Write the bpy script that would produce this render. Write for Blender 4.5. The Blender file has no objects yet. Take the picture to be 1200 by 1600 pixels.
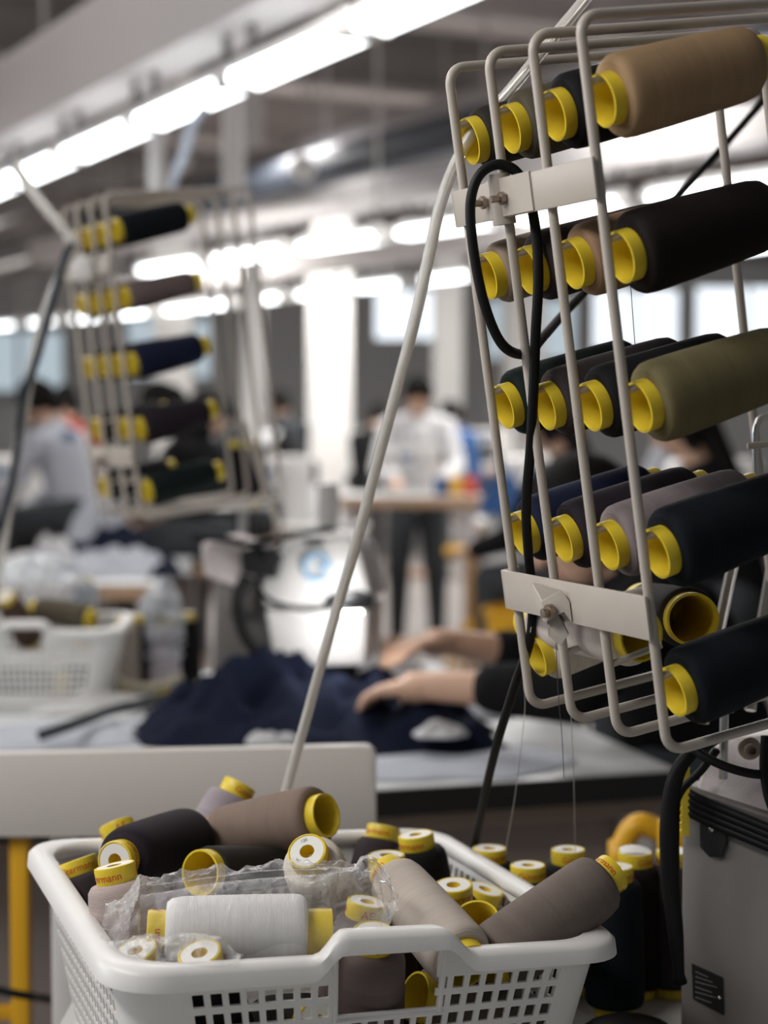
import bpy, bmesh, math, random
from mathutils import Vector, Matrix, Quaternion, noise

# ------------------------------------------------------------------ camera, world, lights, exposure
SC = bpy.context.scene
COL = SC.collection
CAMZ, FPX, PITCH = 1.316, 2600.0, 0.0497
cd = bpy.data.cameras.new('camera')
cam = bpy.data.objects.new('camera', cd)
COL.objects.link(cam)
cam.location = (0, 0, CAMZ)
cam.rotation_euler = (math.pi / 2 - PITCH, 0, 0)
cd.sensor_fit = 'VERTICAL'
cd.sensor_height = 24.0
cd.lens = 24.0 * FPX / 1600.0
cd.clip_start = 0.05
cd.clip_end = 200
cd.dof.use_dof = True
cd.dof.focus_distance = 1.36
cd.dof.aperture_fstop = 2.4
cd.dof.aperture_blades = 0
SC.camera = cam

w = bpy.data.worlds.new('world')
SC.world = w
w.use_nodes = True
w.node_tree.nodes['Background'].inputs[0].default_value = (0.80, 0.86, 0.92, 1)
w.node_tree.nodes['Background'].inputs[1].default_value = 0.13

def area(name, loc, target, size, size_y, power, col=(1, 0.97, 0.94)):
    l = bpy.data.lights.new(name, 'AREA')
    l.shape = 'RECTANGLE'
    l.size, l.size_y, l.energy, l.color = size, size_y, power, col
    o = bpy.data.objects.new(name, l)
    COL.objects.link(o)
    o.location = loc
    o.rotation_euler = (Vector(target) - Vector(loc)).to_track_quat('-Z', 'Y').to_euler()
    return o

# rows of ceiling tubes on this side of the hall, the daylight side on the left, and an added ceiling fill
area('tube_row_light', (-1.25, 0.9, 2.35), (-0.15, 1.45, 0.9), 1.6, 0.3, 27)
area('side_window_light', (-4.5, 2.5, 2.2), (0.2, 2.2, 1.0), 3.0, 1.6, 70, (0.93, 0.96, 1.0))
area('tube_row_light', (-0.6, 4.2, 2.75), (-0.4, 4.0, 0.8), 2.4, 0.3, 30)
area('tube_row_light', (1.2, 9.0, 3.0), (0.8, 9.0, 0.0), 5.0, 0.5, 150)
area('tube_row_light', (-2.5, 10.0, 3.0), (-2.5, 10.0, 0.0), 5.0, 0.5, 150)
area('tube_row_light', (0.0, 14.5, 3.4), (0.0, 15.5, 0.0), 8.0, 1.0, 400)
area('ceiling_fill_light', (-3.4, 5.6, 3.0), (-3.4, 5.7, 4.3), 5.0, 0.5, 85)  # added upward fill to brighten the ceiling, not one of the tube fittings

SC.view_settings.view_transform = 'Standard'
SC.view_settings.look = 'None'
SC.view_settings.gamma = 1.0
SC.view_settings.use_curve_mapping = False
SC.view_settings.exposure = 0.0

# ------------------------------------------------------------------ where things stand
_c, _s = math.cos(PITCH), math.sin(PITCH)
def ray(px, py):
    u, v = (px - 600) / FPX, (800 - py) / FPX
    return Vector((u, _c + _s * v, -_s + _c * v))
def at(px, py, Y):
    d = ray(px, py)
    d = d * (Y / d.y)
    return Vector((d.x, d.y, d.z + CAMZ))
def on_plane(px, py, z):
    d = ray(px, py)
    d = d * ((z - CAMZ) / d.z)
    return Vector((d.x, d.y, z))
TZ = 0.75

# ------------------------------------------------------------------ materials
MATS = {}
def mat(name, col, rough=0.5, metal=0.0, var=0.0, vscale=12, bump=0.0, bscale=200, trans=0.0, spec=0.5, emit=0.0, sss=0.0, ior=1.45):
    if name in MATS:
        return MATS[name]
    m = bpy.data.materials.new(name)
    m.use_nodes = True
    nt = m.node_tree
    b = nt.nodes['Principled BSDF']
    b.inputs['Base Color'].default_value = (*col, 1)
    b.inputs['Roughness'].default_value = rough
    b.inputs['Metallic'].default_value = metal
    b.inputs['Transmission Weight'].default_value = trans
    b.inputs['Specular IOR Level'].default_value = spec
    b.inputs['IOR'].default_value = ior
    if sss:
        b.inputs['Subsurface Weight'].default_value = sss
        b.inputs['Subsurface Radius'].default_value = (0.02, 0.02, 0.02)
        b.inputs['Subsurface Scale'].default_value = 0.3
    if emit:
        b.inputs['Emission Color'].default_value = (*col, 1)
        b.inputs['Emission Strength'].default_value = emit
    if var or bump:
        tc = nt.nodes.new('ShaderNodeTexCoord')
    if var:
        n = nt.nodes.new('ShaderNodeTexNoise')
        n.inputs['Scale'].default_value = vscale
        n.inputs['Detail'].default_value = 4
        nt.links.new(tc.outputs['Object'], n.inputs['Vector'])
        r = nt.nodes.new('ShaderNodeMix')
        r.data_type = 'RGBA'
        r.inputs['A'].default_value = (*[c * (1 - var) for c in col], 1)
        r.inputs['B'].default_value = (*[min(1, c * (1 + var)) for c in col], 1)
        nt.links.new(n.outputs['Fac'], r.inputs['Factor'])
        nt.links.new(r.outputs['Result'], b.inputs['Base Color'])
    if bump:
        n2 = nt.nodes.new('ShaderNodeTexNoise')
        n2.inputs['Scale'].default_value = bscale
        nt.links.new(tc.outputs['Object'], n2.inputs['Vector'])
        bp = nt.nodes.new('ShaderNodeBump')
        bp.inputs['Strength'].default_value = bump
        bp.inputs['Distance'].default_value = 0.002
        nt.links.new(n2.outputs['Fac'], bp.inputs['Height'])
        nt.links.new(bp.outputs['Normal'], b.inputs['Normal'])
    MATS[name] = m
    return m

def thread_mat(name, col, rough=0.72):
    """wound sewing thread: fine turns round the cone, slight colour drift between layers"""
    key = 'thread_' + name
    if key in MATS:
        return MATS[key]
    m = bpy.data.materials.new(key)
    m.use_nodes = True
    nt = m.node_tree
    b = nt.nodes['Principled BSDF']
    b.inputs['Roughness'].default_value = rough
    b.inputs['Specular IOR Level'].default_value = 0.14
    tc = nt.nodes.new('ShaderNodeTexCoord')
    mp = nt.nodes.new('ShaderNodeMapping')
    mp.inputs['Scale'].default_value = (9, 9, 150)
    mp.inputs['Rotation'].default_value = (0.09, 0.07, 0)
    nt.links.new(tc.outputs['Object'], mp.inputs['Vector'])
    n = nt.nodes.new('ShaderNodeTexNoise')
    n.inputs['Scale'].default_value = 1.0
    n.inputs['Detail'].default_value = 7
    n.inputs['Roughness'].default_value = 0.62
    nt.links.new(mp.outputs['Vector'], n.inputs['Vector'])
    r = nt.nodes.new('ShaderNodeMix')
    r.data_type = 'RGBA'
    r.inputs['A'].default_value = (*[c * 0.72 for c in col], 1)
    r.inputs['B'].default_value = (*[min(1, c * 1.22) for c in col], 1)
    nt.links.new(n.outputs['Fac'], r.inputs['Factor'])
    nt.links.new(r.outputs['Result'], b.inputs['Base Color'])
    wv = nt.nodes.new('ShaderNodeTexWave')
    wv.bands_direction = 'Z'
    wv.inputs['Scale'].default_value = 260
    wv.inputs['Distortion'].default_value = 1.2
    nt.links.new(tc.outputs['Object'], wv.inputs['Vector'])
    ad = nt.nodes.new('ShaderNodeMath')
    ad.operation = 'MULTIPLY_ADD'
    ad.inputs[1].default_value = 0.35
    nt.links.new(wv.outputs['Fac'], ad.inputs[0])
    nt.links.new(n.outputs['Fac'], ad.inputs[2])
    bp = nt.nodes.new('ShaderNodeBump')
    bp.inputs['Strength'].default_value = 0.7
    bp.inputs['Distance'].default_value = 0.0010
    nt.links.new(ad.outputs[0], bp.inputs['Height'])
    nt.links.new(bp.outputs['Normal'], b.inputs['Normal'])
    MATS[key] = m
    return m

YEL = mat('yellow_plastic', (0.80, 0.60, 0.04), 0.38, var=0.08, vscale=30)
YEL_IN = YEL
PAPER = mat('label_paper', (0.85, 0.84, 0.80), 0.6)
RED = mat('red_print', (0.62, 0.06, 0.02), 0.5)
INK = mat('black_print', (0.02, 0.02, 0.02), 0.6)
WIRE = mat('cream_painted_steel', (0.50, 0.45, 0.395), 0.38, var=0.10, vscale=25, bump=0.1, bscale=90)
STEEL = mat('bright_steel', (0.62, 0.61, 0.60), 0.28, 1.0, var=0.06)
RUSTY = mat('worn_bolt_steel', (0.33, 0.27, 0.22), 0.45, 0.8, var=0.2, vscale=200)
BLACK = mat('black_rubber', (0.006, 0.006, 0.0065), 0.5, spec=0.25)
BLACKP = mat('black_plastic', (0.014, 0.014, 0.015), 0.5, var=0.1)
BASKET = mat('white_polythene', (0.80, 0.79, 0.77), 0.36, sss=0.15, var=0.03, vscale=8)
WTABLE = mat('white_laminate', (0.70, 0.72, 0.72), 0.35, var=0.04, vscale=6)
EDGE = mat('black_edge_band', (0.012, 0.012, 0.013), 0.5)
BOARD = mat('offwhite_board', (0.63, 0.59, 0.55), 0.5, var=0.03, vscale=3)
WPAINT = mat('white_paint', (0.74, 0.73, 0.71), 0.4, var=0.04)
MACH = mat('machine_enamel', (0.60, 0.585, 0.57), 0.32, var=0.04, vscale=10)
MACHG = mat('grey_machine_enamel', (0.20, 0.185, 0.175), 0.42, 0.1, var=0.07, vscale=9, bump=0.08, bscale=150)
PINKM = mat('pale_hammered_enamel', (0.70, 0.63, 0.62), 0.35, var=0.06, bump=0.35, bscale=420)
YMET = mat('yellow_painted_tube', (0.78, 0.42, 0.02), 0.35, var=0.08)
NAVY = mat('navy_cloth', (0.006, 0.009, 0.024), 0.85, var=0.3, vscale=9, bump=0.4, bscale=300, spec=0.2)
GREYC = mat('pale_grey_cloth', (0.46, 0.48, 0.53), 0.85, var=0.1, vscale=9, spec=0.2)
WHITEC = mat('white_cloth', (0.60, 0.60, 0.61), 0.85, var=0.05, spec=0.2)
BLACKC = mat('black_knit', (0.008, 0.008, 0.009), 0.9, spec=0.15)
DKGREY = mat('dark_grey_cloth', (0.05, 0.055, 0.06), 0.9, spec=0.2)
BLUEC = mat('blue_cloth', (0.04, 0.10, 0.25), 0.85, spec=0.2)
REDC = mat('rust_red_cloth', (0.36, 0.07, 0.04), 0.85, spec=0.2)
SKIN = mat('skin', (0.58, 0.36, 0.25), 0.5, sss=0.1, var=0.06, vscale=20)
HAIR = mat('black_hair', (0.006, 0.005, 0.0045), 0.7, spec=0.15, var=0.2, vscale=60)
WOODE = mat('plywood_edge', (0.45, 0.30, 0.19), 0.6, var=0.12)
MAUVE = mat('taupe_panel', (0.36, 0.31, 0.295), 0.6, var=0.06)

# ------------------------------------------------------------------ object helpers
def link(name, me, m=None, parent=None, smooth=True):
    o = bpy.data.objects.new(name, me)
    COL.objects.link(o)
    if m is not None and not me.materials:
        me.materials.append(m)
    if smooth and me.polygons:
        me.polygons.foreach_set('use_smooth', [True] * len(me.polygons))
    if parent is not None:
        o.parent = parent
    return o
def tag(o, label=None, cat=None, group=None, kind=None):
    if label: o['label'] = label
    if cat: o['category'] = cat
    if group: o['group'] = group
    if kind: o['kind'] = kind
    return o
def thing(name, label, cat, loc=(0, 0, 0), rot=None, group=None):
    o = bpy.data.objects.new(name, None)
    o.empty_display_size = 0.02
    COL.objects.link(o)
    o.location = loc
    if rot is not None:
        o.rotation_mode = 'QUATERNION'
        o.rotation_quaternion = rot
    return tag(o, label, cat, group)
def shade_auto(me, deg=38):
    """smooth shading with sharp edges kept where faces meet at an angle"""
    bm = bmesh.new(); bm.from_mesh(me)
    a = math.radians(deg)
    for e in bm.edges:
        if len(e.link_faces) == 2 and e.calc_face_angle(0) > a:
            e.smooth = False
    for f in bm.faces: f.smooth = True
    bm.to_mesh(me); bm.free()
    return me

class MB:
    """collects verts and faces for ONE mesh"""
    def __init__(s): s.v, s.f = [], []
    def add(s, v, f):
        k = len(s.v)
        s.v += [tuple(x) for x in v]
        s.f += [tuple(i + k for i in q) for q in f]
        return s
    def box(s, x0, x1, y0, y1, z0, z1, M=None):
        v = [Vector((x, y, z)) for x in (x0, x1) for y in (y0, y1) for z in (z0, z1)]
        if M is not None: v = [M @ p for p in v]
        return s.add(v, [(0, 1, 3, 2), (4, 6, 7, 5), (0, 4, 5, 1), (2, 3, 7, 6), (0, 2, 6, 4), (1, 5, 7, 3)])
    def tube(s, pts, r, n=10, cap=True, closed=False):
        pts = [Vector(p) for p in pts]
        N = len(pts)
        rs = r if isinstance(r, (list, tuple)) else [r] * N
        v = []; up = None
        for i, p in enumerate(pts):
            if closed: t = pts[(i + 1) % N] - pts[i - 1]
            else: t = pts[min(i + 1, N - 1)] - pts[max(i - 1, 0)]
            t.normalize()
            if up is None:
                up = t.orthogonal().normalized()
            up = (up - t * up.dot(t))
            if up.length < 1e-6: up = t.orthogonal()
            up.normalize()
            sd = t.cross(up)
            for k in range(n):
                a = 2 * math.pi * k / n
                v.append(p + (up * math.cos(a) + sd * math.sin(a)) * rs[i])
        f = []
        for i in range(N if closed else N - 1):
            for k in range(n):
                a, b = i * n + k, i * n + (k + 1) % n
                j = (i + 1) % N
                c, d = j * n + (k + 1) % n, j * n + k
                f.append((a, b, c, d))
        if cap and not closed:
            f.append(tuple(range(n - 1, -1, -1)))
            f.append(tuple((N - 1) * n + k for k in range(n)))
        return s.add(v, f)
    def lathe(s, prof, n=32, M=None, closed=False, ends=True):
        v = []; f = []
        for r, z in prof:
            for k in range(n):
                a = 2 * math.pi * k / n
                p = Vector((r * math.cos(a), r * math.sin(a), z))
                v.append(M @ p if M is not None else p)
        P = len(prof)
        for i in range(P if closed else P - 1):
            j = (i + 1) % P
            for k in range(n):
                f.append((i * n + k, i * n + (k + 1) % n, j * n + (k + 1) % n, j * n + k))
        if not closed and ends:
            if prof[0][0] > 1e-5: f.append(tuple(range(n - 1, -1, -1)))
            if prof[-1][0] > 1e-5: f.append(tuple((P - 1) * n + k for k in range(n)))
        return s.add(v, f)
    def prism(s, poly, ext):
        """closed polygon (list of 3d points) pushed along the vector ext"""
        n = len(poly); ext = Vector(ext)
        v = [Vector(p) for p in poly] + [Vector(p) + ext for p in poly]
        f = [tuple(range(n)), tuple(range(2 * n - 1, n - 1, -1))]
        f += [(i, i + n, (i + 1) % n + n, (i + 1) % n) for i in range(n)]
        return s.add(v, f)
    def capsule(s, a, b, ra, rb, n=12, h=4):
        a, b = Vector(a), Vector(b)
        t = b - a
        L = t.length
        q = (t if L > 1e-6 else Vector((0, 0, 1))).to_track_quat('Z', 'Y')
        M = Matrix.Translation(a) @ q.to_matrix().to_4x4()
        prof = [(ra * math.sin(k * math.pi / 2 / h), -ra * math.cos(k * math.pi / 2 / h)) for k in range(h + 1)]
        prof[0] = (ra * 0.05, -ra)
        prof += [(rb * math.cos(k * math.pi / 2 / h), L + rb * math.sin(k * math.pi / 2 / h)) for k in range(h + 1)]
        prof[-1] = (rb * 0.05, L + rb)
        return s.lathe(prof, n, M)
    def ball(s, c, rx, ry, rz, rot=None, n=16, h=10):
        M = Matrix.Translation(Vector(c)) @ (rot.to_matrix().to_4x4() if rot else Matrix()) @ Matrix.Diagonal((rx, ry, rz, 1))
        prof = [(max(0.03, math.sin(math.pi * k / h)), -math.cos(math.pi * k / h)) for k in range(h + 1)]
        return s.lathe(prof, n, M)
    def mesh(s, name):
        me = bpy.data.meshes.new(name)
        me.from_pydata(s.v, [], s.f)
        bm = bmesh.new(); bm.from_mesh(me)
        bmesh.ops.recalc_face_normals(bm, faces=bm.faces)
        bm.to_mesh(me); bm.free()
        return me
    def build(s, name, m, parent=None, smooth=True, bevel=0.0, seg=2, auto=True):
        me = s.mesh(name)
        if bevel:
            bm = bmesh.new(); bm.from_mesh(me)
            es = [e for e in bm.edges if len(e.link_faces) == 2 and e.calc_face_angle(0) > 0.5]
            bmesh.ops.bevel(bm, geom=es, offset=bevel, segments=seg, affect='EDGES', profile=0.5)
            bm.to_mesh(me); bm.free()
        o = link(name, me, m, parent, smooth)
        if smooth and auto: shade_auto(me)
        return o

def spline(pts, n=8):
    """Catmull-Rom through the points"""
    P = [Vector(p) for p in pts]
    P = [P[0] * 2 - P[1]] + P + [P[-1] * 2 - P[-2]]
    out = []
    for i in range(1, len(P) - 2):
        for k in range(n):
            t = k / n
            a, b, c, d = P[i - 1], P[i], P[i + 1], P[i + 2]
            out.append(0.5 * ((2 * b) + (c - a) * t + (2 * a - 5 * b + 4 * c - d) * t * t + (3 * b - a - 3 * c + d) * t ** 3))
    out.append(P[-2])
    return out

def baked(me, name, mods):
    """run modifiers on a mesh and keep the result as plain mesh"""
    o = bpy.data.objects.new(name, me)
    COL.objects.link(o)
    for typ, kw in mods:
        md = o.modifiers.new(typ.lower(), typ)
        for k, v in kw.items(): setattr(md, k, v)
    dg = bpy.context.evaluated_depsgraph_get()
    dg.update()
    out = bpy.data.meshes.new_from_object(o.evaluated_get(dg))
    bpy.data.objects.remove(o)
    out.name = name
    return out

def text_mesh(body, size):
    cu = bpy.data.curves.new('text', 'FONT')
    cu.body = body
    cu.size = size
    cu.align_x = 'CENTER'
    cu.align_y = 'CENTER'
    cu.resolution_u = 3
    o = bpy.data.objects.new('text', cu)
    COL.objects.link(o)
    dg = bpy.context.evaluated_depsgraph_get()
    dg.update()
    me = bpy.data.meshes.new_from_object(o.evaluated_get(dg))
    bpy.data.objects.remove(o)
    return me
def wrap_text(body, size, r, z, ang, mb, bold=0.0):
    me = text_mesh(body, size)
    bm = bmesh.new(); bm.from_mesh(me)
    bmesh.ops.triangulate(bm, faces=bm.faces)
    bmesh.ops.subdivide_edges(bm, edges=[e for e in bm.edges if e.calc_length() > 0.003], cuts=1)
    bm.verts.ensure_lookup_table()
    v = []
    for p in bm.verts:
        a = ang + p.co.x / r
        v.append((r * math.cos(a), r * math.sin(a), z + p.co.y))
    mb.add(v, [[q.index for q in f.verts] for f in bm.faces])
    bm.free()

# ------------------------------------------------------------------ thread cone (axis +Z, base ring at z=0, tip cap at 0.145)
CL = 0.145
_tube = MB().lathe([(0.0200, 0.0), (0.0201, 0.0015), (0.0198, 0.016), (0.0160, 0.130), (0.0140, 0.130), (0.0174, 0.014), (0.0178, 0.001), (0.0182, 0.0)], 36, closed=True).mesh('tube')
_cap = MB().lathe([(0.0150, 0.126), (0.0163, 0.1300), (0.0170, 0.1318), (0.0172, 0.1430), (0.0168, 0.1447), (0.0158, 0.1452), (0.0150, 0.1445), (0.0062, 0.1443), (0.0060, 0.133), (0.0010, 0.132)], 32).mesh('cap')
_disc = MB().lathe([(0.0063, 0.1444), (0.0064, 0.1448), (0.0146, 0.1449), (0.0147, 0.1444)], 32, closed=True).mesh('label_disc')
_mb = MB()
wrap_text('G\u00fctermann', 0.0086, 0.01735, 0.1373, 0.0, _mb)
wrap_text('AE', 0.0098, 0.01735, 0.1373, math.pi * 0.78, _mb)
_letter = _mb.mesh('lettering')
_nm = text_mesh('120', 0.0042)
_v = [(p.co.x, p.co.y + 0.0108, 0.1451) for p in _nm.vertices]
_number = MB().add(_v, [list(p.vertices) for p in _nm.polygons]).mesh('number')
for me, m in ((_tube, YEL), (_cap, YEL), (_disc, PAPER), (_letter, RED), (_number, INK)):
    me.materials.append(m)
    if me in (_tube, _cap): shade_auto(me)
_wind = {}
def winding_mesh(colname, col, r):
    k = (colname, r)
    if k not in _wind:
        prof = [(0.0192, 0.0105), (r * 0.80, 0.0100), (r * 0.92, 0.0114), (r * 0.985, 0.0150), (r, 0.021), (r * 0.985, 0.050), (r * 0.95, 0.080),
                (r * 0.91, 0.108), (r * 0.89, 0.119), (r * 0.84, 0.1265), (r * 0.74, 0.1305), (0.0158, 0.1312)]
        if r < 0.025:
            prof = [(0.0194, 0.0105), (r * 0.97, 0.0110), (r, 0.0140), (r * 0.99, 0.024), (r * 0.88, 0.080), (r * 0.80, 0.122), (0.0160, 0.1300)]
        if colname == 'white':
            prof = [(a, b + 0.010) if i < 5 else (a, b) for i, (a, b) in enumerate(prof)]
        me = MB().lathe(prof, 40, ends=False).mesh('winding')
        me.materials.append(thread_mat(colname, col))
        me.polygons.foreach_set('use_smooth', [True] * len(me.polygons))
        _wind[k] = me
    return _wind[k]
TC = {  # thread colours
    'beige': (0.37, 0.245, 0.135), 'black': (0.008, 0.008, 0.009), 'charcoal': (0.030, 0.027, 0.022), 'olive_grey': (0.10, 0.085, 0.06),
    'brown_black': (0.012, 0.008, 0.007), 'tan': (0.30, 0.19, 0.115), 'grey_tan': (0.30, 0.235, 0.18), 'olive': (0.165, 0.140, 0.068),
    'plum_grey': (0.045, 0.034, 0.036), 'green_black': (0.006, 0.014, 0.013), 'mauve_grey': (0.24, 0.20, 0.205), 'blue_black': (0.005, 0.008, 0.012),
    'navy': (0.010, 0.014, 0.040), 'plum_black': (0.022, 0.016, 0.022), 'cream': (0.68, 0.62, 0.53), 'pinkish_white': (0.72, 0.64, 0.60),
    'taupe': (0.185, 0.15, 0.13), 'brown': (0.235, 0.172, 0.138), 'lilac': (0.36, 0.31, 0.34), 'pale_mauve': (0.48, 0.39, 0.365),
    'white': (0.90, 0.87, 0.85), 'olive_brown': (0.105, 0.065, 0.030), 'grey_cream': (0.56, 0.49, 0.43), 'chestnut': (0.095, 0.060, 0.045),
    'pale_lilac': (0.50, 0.46, 0.50), 'slate_blue': (0.035, 0.055, 0.12), 'grey_brown': (0.17, 0.13, 0.125), 'blue_grey': (0.25, 0.30, 0.36),
}
def cone(base, axis, colname, label, group, r=0.030, roll=0.0, letters=True, number=False, scale=1.0, disc=True, show=None):
    a_ = Vector(axis).normalized()
    q = a_.to_track_quat('Z', 'Y')
    if show is not None:                                  # which side of the printed cap is turned outwards
        v = Vector((0, 0, CAMZ)) - Vector(base)
        v = q.inverted() @ v
        roll = math.atan2(v.y, v.x) - show
    q = q @ Quaternion((0, 0, 1), roll)
    t = thing('thread_cone', label, 'thread cone', base, q, group)
    if scale != 1.0: t.scale = (scale,) * 3
    link('winding', winding_mesh(colname, TC[colname], r), None, t, False)
    link('tube', _tube, None, t, False)
    c = link('cap', _cap, None, t, False)
    if disc: link('label_disc', _disc, None, c, False)
    if letters: link('lettering', _letter, None, c, False)
    if number: link('number', _number, None, c, False)
    return t

# ------------------------------------------------------------------ THE SETTING
fl = MB().box(-14, 14, -2, 27, -0.05, 0).build('floor', mat('hall_floor', (0.30, 0.275, 0.26), 0.45, var=0.10, vscale=1.5), smooth=False)
tag(fl, kind='structure')
ce = MB().box(-14, 14, -2, 27, 4.3, 4.4).build('ceiling', mat('ceiling_paint', (0.72, 0.67, 0.65), 0.8, var=0.12, vscale=0.8), smooth=False)
tag(ce, kind='structure')
wb = MB().box(-14, 14, 26.5, 26.7, 0, 4.3).build('wall_back', mat('wall_paint', (0.72, 0.72, 0.72), 0.8, var=0.06, vscale=0.7), smooth=False)
tag(wb, kind='structure')
for sx, nm in ((-13.6, 'wall_left'), (13.5, 'wall_right')):
    tag(MB().box(sx, sx + 0.1, 3, 26.5, 0, 4.3).build(nm, MATS['wall_paint'], smooth=False), kind='structure')
# beams under the ceiling, running across, and along
BEAM = mat('beam_paint', (0.36, 0.33, 0.32), 0.7, var=0.15, vscale=2)
BEAMD = mat('dark_beam_paint', (0.20, 0.185, 0.18), 0.7, var=0.2, vscale=2)
for i, y in enumerate((6.4, 8.2, 10.2, 12.6, 15.5, 19.0, 23.0)):
    M = Matrix.Translation((0, y, 0)) @ Matrix.Rotation(0.42, 4, 'Z')
    b = MB().box(-13, 13, -0.09, 0.09, 3.85, 3.9, M).box(-13, 13, -0.015, 0.015, 3.9, 4.3, M).box(-13, 13, -0.09, 0.09, 4.24, 4.3, M)
    tag(b.build('trim_%d' % (i + 1), BEAMD if i % 2 else BEAM, smooth=False), kind='structure')
# glazing in the far wall
GLOW = mat('daylit_glass', (0.86, 0.93, 1.0), 0.3, emit=1.25)
GLOW2 = mat('dim_daylit_glass', (0.62, 0.74, 0.82), 0.3, emit=0.6)
wn = 0
for (px0, px1, py0, py1, g) in ((-40, 100, 520, 610, GLOW2), (200, 330, 500, 590, GLOW2), (585, 720, 455, 530, GLOW), (760, 900, 470, 560, GLOW2), (925, 1060, 455, 545, GLOW), (1085, 1250, 450, 545, GLOW)):
    a, b = at(px0, py1, 26.45), at(px1, py0, 26.45)
    wn += 1
    fr = MB()
    fr.box(a.x - .06, a.x + .02, 26.38, 26.5, a.z, b.z).box(b.x - .02, b.x + .06, 26.38, 26.5, a.z, b.z)
    fr.box(a.x - .06, b.x + .06, 26.38, 26.5, a.z - .06, a.z).box(a.x - .06, b.x + .06, 26.38, 26.5, b.z, b.z + .06)
    mx = (a.x + b.x) / 2
    fr.box(mx - .03, mx + .03, 26.39, 26.5, a.z, b.z)
    f = tag(fr.build('window_%d' % wn, WPAINT, smooth=False), kind='structure')
    for x0, x1 in ((a.x + .02, mx - .03), (mx + .03, b.x - .02)):
        MB().box(x0, x1, 26.44, 26.46, a.z, b.z).build('pane', g, f, smooth=False)
# square white columns in the hall
for i, (px, Y, wd) in enumerate(((515, 16.0, 0.42), (700, 19.0, 0.34), (820, 20.0, 0.5), (395, 13.0, 0.16), (270, 18.0, 0.4))):
    p = at(px, 600, Y)
    c = MB().box(p.x - wd / 2, p.x + wd / 2, Y, Y + wd, 0, 4.3).box(p.x - wd / 2 - .03, p.x + wd / 2 + .03, Y - .03, Y + wd + .03, 0, 0.14)
    tag(c.build('trim_%d' % (10 + i), WPAINT, bevel=0.01), kind='structure')

# ------------------------------------------------------------------ ceiling lamps: rows of tube fittings under white trunking
TUBE = mat('lit_tube', (0.93, 0.97, 1.0), 0.4, emit=6.0)
LZ = 2.45
lamp_n = [0]
def lamp_row(p0, p1, n, label, group, tr=0.02, spread=0.035, drop=None, trunk=True, fill=0.43, th=0.18):
    d = (p1 - p0); L = d.length / n; d.normalize()
    sd = Vector((-d.y, d.x, 0))
    ords = ['nearest', 'second nearest', 'third nearest', 'fourth', 'fifth', 'sixth', 'seventh', 'eighth', 'ninth']
    for i in range(n):
        c = p0 + d * L * (i + 0.5)
        t = thing('tube_lamp', '%s tube lamp of %s' % (ords[i], label), 'ceiling lamp', c, Quaternion((0, 0, 1), math.atan2(d.y, d.x)), group)
        h = L * fill
        MB().prism([(-h, -0.035, 0.03), (-h, -0.022, 0.07), (-h, 0.022, 0.07), (-h, 0.035, 0.03)], (2 * h, 0, 0)).build('lamp_housing', WPAINT, t, smooth=False)
        for s in (-spread, spread):
            MB().tube([(-h + .04, s, 0), (h - .04, s, 0)], tr, 10).build('tube', TUBE, t)
        for e in (-1, 1):
            MB().box(e * (h - 0.02) - 0.02, e * (h - 0.02) + 0.02, -0.07, 0.07, -0.025, 0.035).build('end_holder', WPAINT, t, bevel=0.006)
            MB().box(e * h * 0.8 - 0.012, e * h * 0.8 + 0.012, -0.012, 0.012, 0.065, 0.17).build('bracket', BEAMD, t, smooth=False)
    if not trunk:
        for o in [o for o in bpy.data.objects if o.get('group') == group]:
            for e in (-0.3, 0.3):
                MB().tube([(e, 0, 0.06), (e, 0, 4.3 - LZ)], 0.008, 6).build('hanger_rod', BEAM, o)
    if trunk:
        a, b = p0 - d * 1.5, p1 + d * 1.5
        M = Matrix.Translation(a) @ Matrix.Rotation(math.atan2(d.y, d.x), 4, 'Z')
        LL = (b - a).length
        t = thing('cable_trunking', 'white cable trunking carrying %s' % label, 'trunking')
        MB().box(0, LL, -0.10, 0.10, 0.17, 0.17 + th, M).build('channel', mat('trunk_paint', (0.70, 0.67, 0.66), 0.5, var=0.05, vscale=2), t, smooth=False)
        for k in range(int(LL / 1.6) + 1):
            q = a + d * (0.4 + k * 1.6)
            MB().tube([(q.x, q.y, LZ + 0.17 + th), (q.x, q.y, 4.3)], 0.011, 8).build('hanger_rod', BEAM, t)
def P(px, py): return on_plane(px, py, LZ)
lamp_row(P(830, -70), P(-60, 318), 6, 'the near row crossing the top left', 'tube lamps of the near row', 0.026, 0.04, fill=0.48, th=0.34)
lamp_row(P(1250, 278), P(215, 425), 6, 'the second row above the table rows', 'tube lamps of the second row', 0.022, 0.035)
lamp_row(P(760, 428), P(300, 482), 5, 'the third row in the middle distance', 'tube lamps of the third row', 0.017, 0.03, fill=0.38)
lamp_row(P(330, 480), P(-20, 512), 5, 'the far row at the left', 'tube lamps of the far left row', 0.015, 0.03, trunk=False, fill=0.36)
lamp_row(P(1260, 372), P(1020, 405), 2, 'the short row behind the near rack', 'tube lamps of the short row', 0.03, 0.05, trunk=False)
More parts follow.
